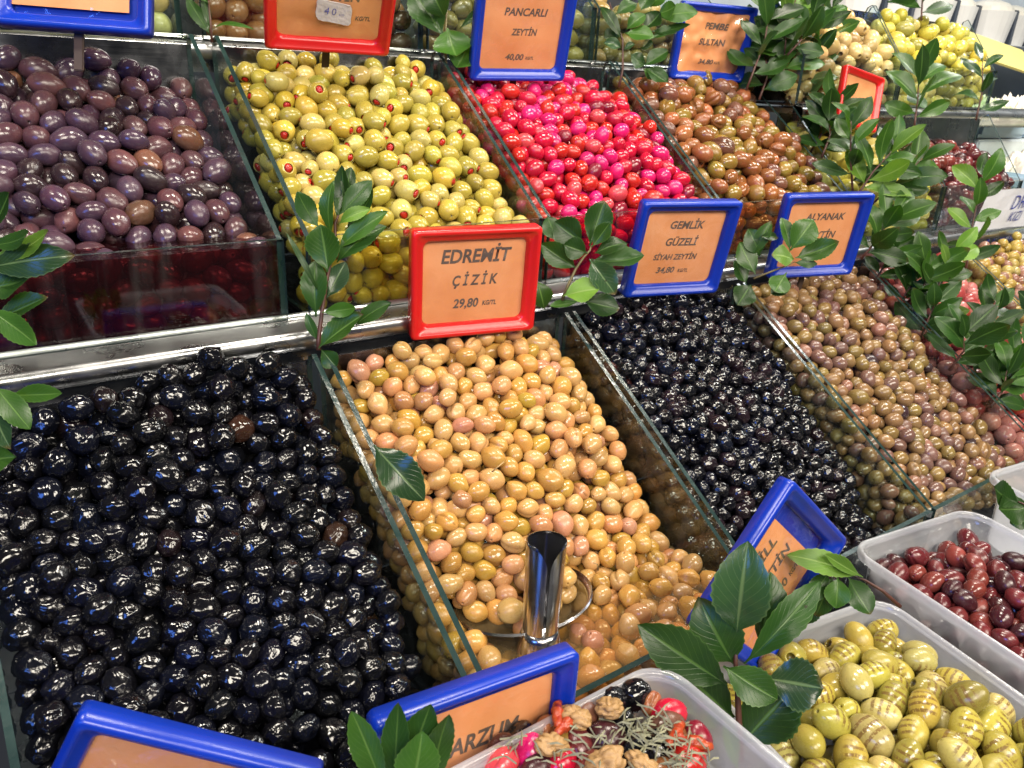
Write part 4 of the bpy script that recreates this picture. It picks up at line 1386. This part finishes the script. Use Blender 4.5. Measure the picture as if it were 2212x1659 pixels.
sprig('bushy sprig left of the crumpled PEMBE SULTAN price', TL_, 1.07,
      [(380, 720), (410, 580), (410, 330), (340, 160), (300, 20)],
      [((390, 300), (250, 330), 130, 'd', .01, .01), ((400, 330), (235, 40), 75, 'd'), ((560, 90), (650, -70), 110, 'd'), ((640, 60), (760, -80), 120, 'm'), ((350, 115), (530, 20), 95, 'd', .004, .004),
       ((440, 245), (602, 112), 95, 'm', -.004, -.01), ((580, 235), (722, 118), 150, 'd'), ((700, 115), (858, 55), 110, 'm'), ((700, 150), (1035, 90), 118, 'm', 0, -.014), ((640, 265), (972, 212), 85, 'd', 0, -.006),
       ((430, 280), (672, 300), 120, 'm', -.006, -.016), ((640, 320), (860, 260), 100, 'd'), ((560, 395), (660, 375), 90, 'd'), ((480, 440), (585, 545), 120, 'd'), ((590, 540), (792, 420), 120, 'd'),
       ((600, 560), (780, 690), 130, 'd', 0, -.006), ((580, 570), (695, 655), 66, 'm'), ((398, 400), (258, 348), 84, 'g', -.006, -.012), ((420, 418), (508, 358), 54, 'g', -.006, -.012)], .0018)
# the clump that hides the joint with the far part of the stall
WILD = [
    (1.15, (1612, 195), (1668, -10), 12, .062, 'tall sprig just beside the crumpled blue price', 'ddm'),
    (1.18, (1690, 185), (1722, -15), 11, .060, 'second tall sprig beyond the crumpled price', 'dmml'),
    (1.17, (1640, 215), (1650, 110), 8, .058, 'dark low sprig under the tall ones by the slit olives', 'd'),
    (1.22, (1722, 265), (1765, 105), 12, .055, 'sprig in front of the beige pitted olives', 'ddm'),
    (1.25, (1752, 165), (1795, 20), 10, .055, 'high sprig before the beige pitted olives', 'mdl'),
    (1.20, (1750, 330), (1812, 215), 11, .052, 'sprig just left of the red framed card', 'dd'),
    (1.16, (1775, 340), (1790, 250), 9, .055, 'short dark sprig behind the slit olive bin', 'd'),
    (1.10, (1842, 420), (1838, 262), 9, .050, 'leafy sprig crossing the red framed card', 'dmd'),
    (1.08, (1850, 425), (1935, 318), 12, .058, 'large sprig spreading over the middle gap', 'dmml'),
    (1.12, (1885, 440), (1985, 350), 10, .052, 'sprig reaching towards the dark red olives', 'dm'),
    (1.08, (1860, 560), (1925, 470), 11, .055, 'low sprig right of the third blue price', 'ddm'),
    (1.12, (1890, 610), (1925, 540), 8, .046, 'low sprig over the red olives', 'ddm'),
    (1.22, (1975, 275), (1985, 165), 10, .064, 'sprig before the yellow green olives', 'dmm'),
    (1.19, (2085, 600), (2122, 380), 11, .050, 'sprig beside the handwritten white paper', 'dmml'),
    (1.12, (2005, 710), (2060, 540), 10, .050, 'sprig standing among the red olives', 'mmld'),
    (1.08, (2095, 790), (2150, 650), 9, .050, 'sprig near the picture edge over the red olives', 'ddm'),
    (1.08, (2120, 880), (2215, 760), 11, .058, 'low sprig at the picture edge above the tan olives', 'dmd'),
    (1.12, (2200, 740), (2240, 640), 8, .050, 'sprig cut by the picture edge under the khaki olives', 'dg'),
    (1.38, (1990, 45), (2005, -40), 7, .060, 'dark sprig at the top over the yellow green olives', 'd'),
    (1.36, (2108, 260), (2122, 135), 6, .050, 'thin twig beside the yellow card of the deli', 'dg'),
    (1.16, (1700, 120), (1760, 30), 9, .055, 'middle sprig between the crumpled price and the deli', 'ddl'),
    (1.14, (1935, 680), (1990, 590), 9, .050, 'dark sprig low at the divider of the tan olives', 'd'),
    (1.13, (1960, 655), (2000, 575), 9, .054, 'sprig at the back of the dull red olives', 'dm'),
    (1.05, (2050, 800), (2080, 715), 9, .054, 'sprig lying along the divider beside the tan olives', 'dd'),
    (1.03, (2140, 880), (2175, 800), 9, .054, 'dark sprig low beside the end of the tan olives', 'dm'),
    (1.10, (1985, 740), (2020, 655), 8, .050, 'short sprig halfway down the tan olive divider', 'd'),
]
for i, (dp, p0, p1, n, ln, lab, sh) in enumerate(WILD):
    wild_sprig(lab, dp, p0, p1, n + 1, ln * 1.08, 50 + i, sh, bend=random.Random(i).uniform(-.01, .01), group='sprigs of the leafy clump')
# one loose leaf dropped on the divider by the yellow olives
t = empty('loose_leaf', at(812, 965, .585), 'single green leaf lying against the divider beside the yellow olives', 'leaf')
add_leaf(t, at(808, 962, .588), at(915, 1080, .578), .030, 'g', 3).name = 'blade'

# ------------------------------------------------------------------ scoop
sb = EYE + ray(1165, 1385) * .606
t = empty('serving_scoop', sb, 'polished steel scoop with rolled hollow handle standing in the yellow olives', 'scoop')
v, f = [], []
nseg, nh, hh = 48, 30, .093
for shell, dr in ((0, 0.0), (1, -.0009)):
    for j in range(nh + 1):
        q = j / nh
        r_ = .0138 + .0020 * q + dr
        for k in range(nseg + 1):
            gap = .16 + 1.25 * max(0, (q - .80) / .20) ** 2.0          # the rolled edges part at the mouth
            a = -2.02 + gap / 2 + (2 * math.pi - gap) * k / nseg
            drop = 0
            v.append((r_ * math.cos(a), r_ * math.sin(a) * .96, hh * q - .004))
    o_ = shell * (nh + 1) * (nseg + 1)
    for j in range(nh):
        for k in range(nseg):
            a = o_ + j * (nseg + 1) + k
            f.append([a, a + 1, a + nseg + 2, a + nseg + 1])
st = (nh + 1) * (nseg + 1)
for k in range(nseg):
    a = nh * (nseg + 1) + k
    f.append([a, a + 1, st + a + 1, st + a])
hm = mesh('handle', v, f, True)
hm.transform(Matrix.Rotation(R(-4), 4, 'X') @ Matrix.Rotation(R(3), 4, 'Y'))
link('handle', hm, t, (MAT['chrome'],))
# dished bowl, its near rim at the handle
v, f = [], []
nr_, na = 10, 44
RB, DB = .060, .030
for shell, dz in ((0, 0), (1, -.0026)):
    for j in range(nr_ + 1):
        q = j / nr_
        for k in range(na):
            a = 2 * math.pi * k / na
            v.append((RB * q * math.cos(a), RB * q * math.sin(a), DB * (q * q - 1) + dz))
    o_ = shell * (nr_ + 1) * na
    for j in range(nr_):
        for k in range(na):
            f.append([o_ + j * na + k, o_ + j * na + (k + 1) % na, o_ + (j + 1) * na + (k + 1) % na, o_ + (j + 1) * na + k])
st = (nr_ + 1) * na
for k in range(na):
    a, b = nr_ * na + k, nr_ * na + (k + 1) % na
    f.append([a, b, st + b, st + a])
bm_ = mesh('bowl', v, f, True)
bm_.transform(Matrix.Translation(BOWL_AT) @ BOWL_ROT.to_4x4())
link('bowl', bm_, t, (MAT['chrome'],))
jm = tube_mesh('joint', [(0, 0, -.014), (0, 0, -.004), (0, 0, .008), (0, 0, .013)], [.021, .018, .0155, .0138], 24)
link('joint', jm, t, (MAT['chrome'],))


# ------------------------------------------------------------------ tubs
def tub(key):
    (ox, oy), rot, w, d, z, label = TUBS[key]
    h = .160 if key == 'mixed' else .085
    t = empty('plastic_tub', (ox, oy, z), label, 'plastic tub', 'clear plastic tubs along the front')
    t.rotation_euler = (0, 0, rot)

    def ring(ins, zz, rad):
        return [(x, y - d / 2, zz) for x, y in rr(w - 2 * ins, d - 2 * ins, rad, 6)]

    def loft(name, rings):
        v, f = [], []
        for r_ in rings:
            v += r_
        n = len(rings[0])
        for i in range(len(rings) - 1):
            for k in range(n):
                f.append([i * n + k, i * n + (k + 1) % n, (i + 1) * n + (k + 1) % n, (i + 1) * n + k])
        return v, f, n
    v, f, n = loft('wall', [ring(.0055, -.001, .022), ring(.007, -.012, .021), ring(.0105, -.014, .02), ring(.014, -h + .006, .018), ring(.020, -h, .014)])
    f.append([4 * n + k for k in range(n)])
    link('wall', mesh('wall', v, f, True), t, (MAT['tub'],))
    v, f, n = loft('rim', [ring(.0052, -.0045, .022), ring(.0045, 0, .0225), ring(.0030, .0014, .023), ring(.001, .0012, .024), ring(0, -.0008, .025), ring(.0002, -.006, .025), ring(.0012, -.0065, .024)])
    link('rim', mesh('rim', v, f, True), t, (MAT['tub'],))
    return t


for k_ in TUBS:
    tub(k_)

# the mixed tub: olives of many kinds, walnuts, dried tomato, rosemary
mx = TUBS['mixed']
mrng = random.Random(5)
MIXP = []


def mixed_olive(px, py, dep, kind, ti, size, ax, label):
    k = K[kind]
    me = k.meshes[mrng.randrange(len(k.meshes))][0]
    o = bpy.data.objects.new('mixed_' + k.name, me)
    COL.objects.link(o)
    p = at(px, py, dep)
    s = k.a * size * .74
    o.matrix_world = Matrix.Translation(p) @ axis_frame(Vector(ax).normalized(), mrng.uniform(0, 6)).to_4x4() @ Matrix.Diagonal((s, s, s, 1))
    o.color = rgba(k.tints[ti][1])
    tag(o, label, 'olive', 'olives of the mixed tub')


def tz8(x, y):
    return 691.2 + .375 * x, 1036.8 + .375 * y


def zdep(px, py, z):
    r_ = ray(px, py)
    return float((z - EYE[2]) / r_[2])


MIX = [  # zoom coordinates, kind, tint, size, axis, label
    (1215, 1575, 'red', 1, 1.35, (.3, .2, .9), 'hot pink olive at the lower left of the mixed tub'),
    (1045, 1640, 'red', 3, 1.35, (1, .2, .3), 'rose olive at the bottom edge of the mixed tub'),
    (1050, 1550, 'maroon', 2, 1.2, (1, .1, .2), 'dark wine olive behind the hot pink one in the tub'),
    (1310, 1450, 'slit', 2, .95, (.5, .5, .3), 'russet olive under the walnut in the mixed tub'),
    (1490, 1530, 'maroon', 0, 1.3, (.2, .8, .4), 'slit maroon olive in the middle of the mixed tub'),
    (1640, 1490, 'maroon', 2, 1.5, (.6, -.6, .3), 'dark wine olive with a lengthwise cut in the mixed tub'),
    (1530, 1360, 'slit', 3, .95, (.5, .6, .4), 'mauve brown olive beside the walnuts'),
    (1680, 1290, 'gemlik', 0, 1.5, (.6, .2, .4), 'black olive behind the large walnut'),
    (1800, 1240, 'black', 0, 1.45, (.5, -.4, .7), 'large glossy black olive near the rim of the mixed tub'),
    (1910, 1290, 'slit', 2, .8, (.7, .3, .3), 'russet olive by the rim corner of the mixed tub'),
    (2010, 1345, 'red', 0, 1.3, (.8, -.5, .2), 'crimson olive at the right wall of the mixed tub'),
    (2000, 1420, 'slit', 3, 1.1, (.9, -.2, .1), 'mauve brown olive below the crimson one'),
    (1740, 1410, 'black', 0, 1.2, (.9, .3, .1), 'black olive half under rosemary'),
    (1935, 1560, 'black', 0, 1.4, (.4, .3, .8), 'wrinkled black olive with a dark hollow'),
    (1820, 1580, 'black', 1, 1.2, (.8, .3, .2), 'blue black olive next to the wrinkled one'),
    (2110, 1620, 'red', 2, 1.6, (.7, .2, .3), 'large scarlet olive at the lower right of the mixed tub'),
    (1390, 1630, 'red', 0, 1.2, (.9, .2, .2), 'crimson olive at the bottom edge by the walnut'),
    (2170, 1500, 'red', 4, 1.3, (.3, .3, .8), 'dark cherry olive against the right wall of the tub'),
    (1560, 1660, 'maroon', 1, 1.3, (.9, .2, .1), 'brick olive at the bottom edge of the mixed tub'),
    (1250, 1660, 'maroon', 2, 1.2, (.9, .2, .1), 'dark wine olive at the bottom edge between pink ones'),
    (1700, 1640, 'gemlik', 1, 1.4, (.9, .2, .1), 'plum black olive at the bottom of the mixed tub'),
    (1960, 1680, 'slit', 0, .9, (.9, .2, .1), 'chestnut olive at the lower right under rosemary'),
    (1400, 1510, 'slit', 1, .9, (.4, .5, .2), 'olive green olive below the walnut'),
    (2060, 1500, 'slit', 2, .9, (.4, .5, .2), 'russet olive beside the dried tomato'),
    (1170, 1480, 'gemlik', 0, 1.3, (.4, .5, .2), 'black olive under dry rosemary by the tub wall'),
]
for x, y, kd, ti, sz, ax, lab in MIX:
    px, py = tz8(x, y)
    mixed_olive(px, py, zdep(px, py, -.2075), kd, ti, sz, ax, lab)
bedm = box_mesh('olive_bed', (-.084, -.18, -.06), (.084, -.016, -.020), .006)
bed = link('olive_bed', bedm, None, (plain('tub_bed', (.05, .02, .015), .3, color2=(.16, .03, .02), noise_scale=60, bump=1, bump_scale=90),))
bed.location = (mx[0][0], mx[0][1], mx[4]); bed.rotation_euler = (0, 0, mx[1])
tag(bed, 'packed olives at the bottom of the mixed tub', 'olives', None, 'stuff')


def walnut_mesh(seed):
    bm = bmesh.new()
    bmesh.ops.create_icosphere(bm, subdivisions=4, radius=1)
    for v in bm.verts:
        p = v.co.copy()
        n1 = noise.noise(p * 1.7 + Vector((seed, 1, 2)) + noise.noise_vector(p * 1.5) * .4)
        n2 = noise.noise(p * 4.2 + Vector((seed, 5, 2)))
        v.co = p * (1.0 - .34 * math.exp(-(n1 / .13) ** 2) - .05 * math.exp(-(n2 / .14) ** 2) + .12 * noise.noise(p * 1.3 + Vector((0, seed, 0))))
        v.co.z *= .55
        if abs(p.x) < .16:
            v.co *= .74 + 1.6 * abs(p.x)
    me = bpy.data.meshes.new('walnut')
    bm.to_mesh(me); bm.free()
    me.polygons.foreach_set('use_smooth', [True] * len(me.polygons))
    me.materials.append(MAT['walnut'])
    return me


for i, (x, y, s, lab) in enumerate([(1665, 1310, .0125, 'walnut half lying highest in the mixed tub beside a black olive'), (1470, 1365, .0115, 'walnut kernel beside the red dried tomato strip'),
                                    (1335, 1525, .0105, 'walnut kernel on the russet olive near the tub wall'), (1640, 1630, .0125, 'walnut kernel at the bottom edge of the mixed tub'),
                                    (1870, 1650, .0115, 'walnut kernel at the bottom edge under the black olives')]):
    px, py = tz8(x, y)
    o = link('walnut', walnut_mesh(i * 5 + 1))
    o.location = at(px, py, zdep(px, py, -.197))
    o.scale = (s * 1.02, s * .72, s * .9)
    o.rotation_euler = (mrng.uniform(-.6, .6), mrng.uniform(-.6, .6), mrng.uniform(0, 6))
    tag(o, lab, 'walnut', 'walnuts of the mixed tub')


def strip_mesh(seed):
    pts = [(-.014 + .028 * k / 8, .003 * noise.noise(Vector((k * .7, seed, 0))), .003 * noise.noise(Vector((k * .6, seed, 5)))) for k in range(9)]
    return tube_mesh('dried_tomato', pts, [.0022 + .0026 * math.sin(math.pi * (k + .6) / 9.4) * (1 + .5 * noise.noise(Vector((k * 1.3, seed, 9)))) for k in range(9)], 9)


for i, (x, y, rz, lab) in enumerate([(1420, 1405, .3, 'red dried tomato strip lying on the walnut'), (1370, 1350, .9, 'short red dried tomato strip above the other'), (2150, 1510, -.8, 'orange red dried tomato by the right tub wall'), (2050, 1465, .4, 'dark red dried tomato piece under rosemary')]):
    px, py = tz8(x, y)
    o = link('dried_tomato', strip_mesh(i + 2), None, (MAT['tomato'],))
    o.scale = (.75, .75, .75)
    o.location = at(px, py, zdep(px, py, -.197))
    o.rotation_euler = (.2, .1, rz)
    tag(o, lab, 'dried tomato', 'dried tomatoes of the mixed tub')
v, f = [], []
for k in range(210):
    clus = mrng.random()
    if clus < .38:
        x, y = mrng.gauss(1880, 130), mrng.gauss(1450, 80)
    elif clus < .6:
        x, y = mrng.gauss(2080, 90), mrng.gauss(1560, 70)
    else:
        x, y = mrng.uniform(1000, 2200), mrng.uniform(1400, 1680)
    if y < 1290 or (x < 1350 and y < 1450) or x > 2230 + (y - 1500) * .4:
        continue
    px, py = tz8(x, y)
    c = at(px, py, zdep(px, py, -.1945 + mrng.uniform(-.008, .002)))
    a = mrng.uniform(0, 6.28)
    d_ = Vector((math.cos(a), math.sin(a), mrng.uniform(-.25, .35))) * mrng.uniform(.0035, .0075)
    sd = d_.cross(Vector((0, 0, 1))).normalized() * .00045
    up_ = Vector((0, 0, .0005))
    b0 = len(v)
    v += [c - d_ - sd, c - d_ + sd, c + d_ * .2 + sd * 1.2 + up_ * 3, c + d_ * .2 - sd * 1.2 + up_ * 3, c + d_, c - d_ + up_ * 2, c + d_ * .2 + up_ * 5]
    f += [[b0, b0 + 1, b0 + 2, b0 + 3], [b0 + 3, b0 + 2, b0 + 4], [b0, b0 + 3, b0 + 6, b0 + 5], [b0 + 1, b0 + 5, b0 + 6, b0 + 2], [b0 + 3, b0 + 4, b0 + 6], [b0 + 2, b0 + 6, b0 + 4]]
o = link('rosemary', mesh('rosemary', v, f), None, (MAT['rosemary'],))
tag(o, 'dry grey green rosemary needles strewn over the mixed tub', 'rosemary', None, 'stuff')

# ------------------------------------------------------------------ small odds: stalks and an orange peel strip
for i, (px, py, dep, dx, dz, lab) in enumerate([(1062, 1020, .60, .010, .008, 'thin dry stalk hooked between yellow olives'), (1292, 1232, .585, -.006, .012, 'short dry stalk in the yellow brine')]):
    p = at(px, py, dep - .02)
    o = link('dry_stalk', tube_mesh('dry_stalk', [(0, 0, 0), (dx * .5, -.002, dz * .6), (dx, -.001, dz * .8)], [.0006, .0005, .0007], 6), None, (MAT['stalk'],))
    o.location = p
    tag(o, lab, 'stalk', 'loose olive stalks')

# ------------------------------------------------------------------ handwritten paper
pt = empty('price_paper', (1.325, -.030, -.066), 'white paper with blue handwriting leaning behind the khaki olives', 'price paper')
pt.rotation_euler = (R(8), 0, R(-4))
pm = bmesh.new()
bmesh.ops.create_grid(pm, x_segments=14, y_segments=10, size=1)
for w_ in pm.verts:
    x, z = w_.co.x * .125, w_.co.y * .062
    w_.co = (x, .003 * math.sin(x * 18) + .002 * noise.noise(Vector((x * 30, z * 30, 2))), z)
me = bpy.data.meshes.new('sheet'); pm.to_mesh(me); pm.free()
link('sheet', me, pt, (MAT['white_paper'],))
for body, x, z, size in (('DRU', .004, .036, .036), ('KIZI', .000, .010, .026), ('37', -.056, -.030, .050), ('80€', .008, -.034, .040)):
    tm = text_mesh(body, size, shear=.25, bold=-.004)
    for w_ in tm.vertices:
        X, Z = w_.co.x + x, w_.co.y + z
        w_.co = (X, .003 * math.sin(X * 18) + .002 * noise.noise(Vector((X * 30, Z * 30, 2))) - .0022, Z)
    link('lettering', tm, pt, (MAT['pen'],))

# ------------------------------------------------------------------ the deli case beyond the stall
white = plain('white_tub', (.72, .70, .66), .35, noise_amt=.1, noise_scale=12)
cream = plain('cream_cheese', (.78, .74, .64), .5, noise_amt=.15, noise_scale=25)
dark = plain('dark_rail', (.04, .05, .07), .3)
yel = plain('yellow_card', (.72, .62, .20), .6)
tray = plain('pale_blue_tray', (.45, .60, .72), .3, noise_amt=.3, noise_scale=14)
ice = plain('white_ledge', (.66, .72, .76), .3, noise_amt=.25, noise_scale=9, bump=.4, bump_scale=20)
caseE = empty('deli_case', (2.15, .30, -.3), 'bright glass deli case beyond the olive stall', 'deli case')


def part(name, lo, hi, m, bev=.004):
    me_ = box_mesh(name, lo, hi, bev)
    me_.transform(Matrix.Translation(-caseE.location))
    return link(name, me_, caseE, (m,))


part('rail', (1.75, .62, .245), (3.6, .70, .29), dark)
part('upper_shelf', (1.75, .70, .275), (3.6, 1.6, .30), ice)
for r_ in range(3):
    part('display_step', (1.56, -.23 + .2 * r_, -.40), (3.4, -.03 + .2 * r_ - .002, -.135 + .095 * r_), ice)
part('back_wall', (1.7, 1.62, -.4), (4.2, 1.66, 2.0), ice)
part('end_wall', (3.62, -.6, -.5), (3.66, 1.6, 2.0), ice)
gl = box_mesh('glass_front', (1.56, -.32, -.15), (3.4, -.315, .10))
gl.transform(Matrix.Rotation(R(-20), 4, 'X'))
gl.transform(Matrix.Translation(-caseE.location + Vector((0, 0, .0))))
link('glass_front', gl, caseE, (MAT['glass'],))
me = box_mesh('card', (-.17, -.003, -.055), (.17, .003, .055))
yo = link('yellow_card', me, None, (yel,))
yo.location = at(2150, 112, 2.15)
yo.rotation_euler = (R(-50), R(8), R(-10))
tag(yo, 'plain yellow card on the rail of the deli case', 'card')
for i in range(7):
    bmx = bmesh.new()
    bmesh.ops.create_cone(bmx, cap_ends=True, segments=22, radius1=.070, radius2=.085, depth=.10)
    me = bpy.data.meshes.new('pot'); bmx.to_mesh(me); bmx.free()
    p = Vector((1.95 + .20 * i, .80 + .03 * (i % 2), .352))
    t = empty('cheese_pot', p, f'white pot of soft cheese on the upper deli shelf, {ORD[i]} of the row', 'pot', 'white pots on the deli shelf')
    link('pot', me, t, (white,))
    bmx = bmesh.new(); bmesh.ops.create_uvsphere(bmx, u_segments=18, v_segments=8, radius=.078)
    for w_ in bmx.verts:
        w_.co.z = max(w_.co.z, 0) * .5 + .049
    me = bpy.data.meshes.new('cheese'); bmx.to_mesh(me); bmx.free()
    link('cheese', me, t, (cream,))
    me = box_mesh('divider', (.088, -.05, -.05), (.112, .05, .062), .003)
    link('divider', me, t, (dark,))
salad = plain('green_salad', (.20, .38, .09), .5, color2=(.60, .62, .48), noise_scale=26, bump=1, bump_scale=50)
orange = plain('orange_salad', (.72, .30, .06), .5, color2=(.70, .60, .40), noise_scale=30, bump=1, bump_scale=50)
creamy = plain('creamy_salad', (.66, .66, .52), .5, color2=(.34, .44, .18), noise_scale=30, bump=1, bump_scale=60)
SAL = [('creamy herb salad', creamy), ('green leaf salad', salad), ('orange pepper salad', orange), ('pale yoghurt salad', cream), ('chopped green salad', salad)]
for i in range(15):
    r_, c_ = i // 5, i % 5
    nm, m_ = SAL[(c_ * 2 + r_ * 3) % 5]
    x, y, zz = 1.68 + .24 * c_, -.13 + .2 * r_, -.133 + .095 * r_
    lab = f"{nm} in the {['front', 'middle', 'rear'][r_]} deli tray row, {ORD[c_]}"
    t = empty('salad_tray', (x, y, zz), lab, 'salad tray', 'salad trays in the deli case')
    link('tray', box_mesh('tray', (-.112, -.094, 0), (.112, .094, .035), .008), t, (tray,))
    bmx = bmesh.new()
    bmesh.ops.create_grid(bmx, x_segments=34, y_segments=34, size=1)
    for w_ in bmx.verts:
        u, q = w_.co.x, w_.co.y
        hgt_ = .05 * max(0, (1 - u * u) * (1 - q * q)) ** .5 + .018 * noise.noise(Vector((u * 6, q * 6, i))) + .012 * noise.noise(Vector((u * 14, q * 14, i)))
        w_.co = (u * .103, q * .086, .030 + hgt_)
    me = bpy.data.meshes.new('salad'); bmx.to_mesh(me); bmx.free()
    link('salad', me, t, (m_,))

# ------------------------------------------------------------------ finally the olives themselves
visible_counts(np.array([list(p) for p in SIGN_PTS]))
build_olives()
for me in list(bpy.data.meshes):
    if me.users == 0:
        bpy.data.meshes.remove(me)
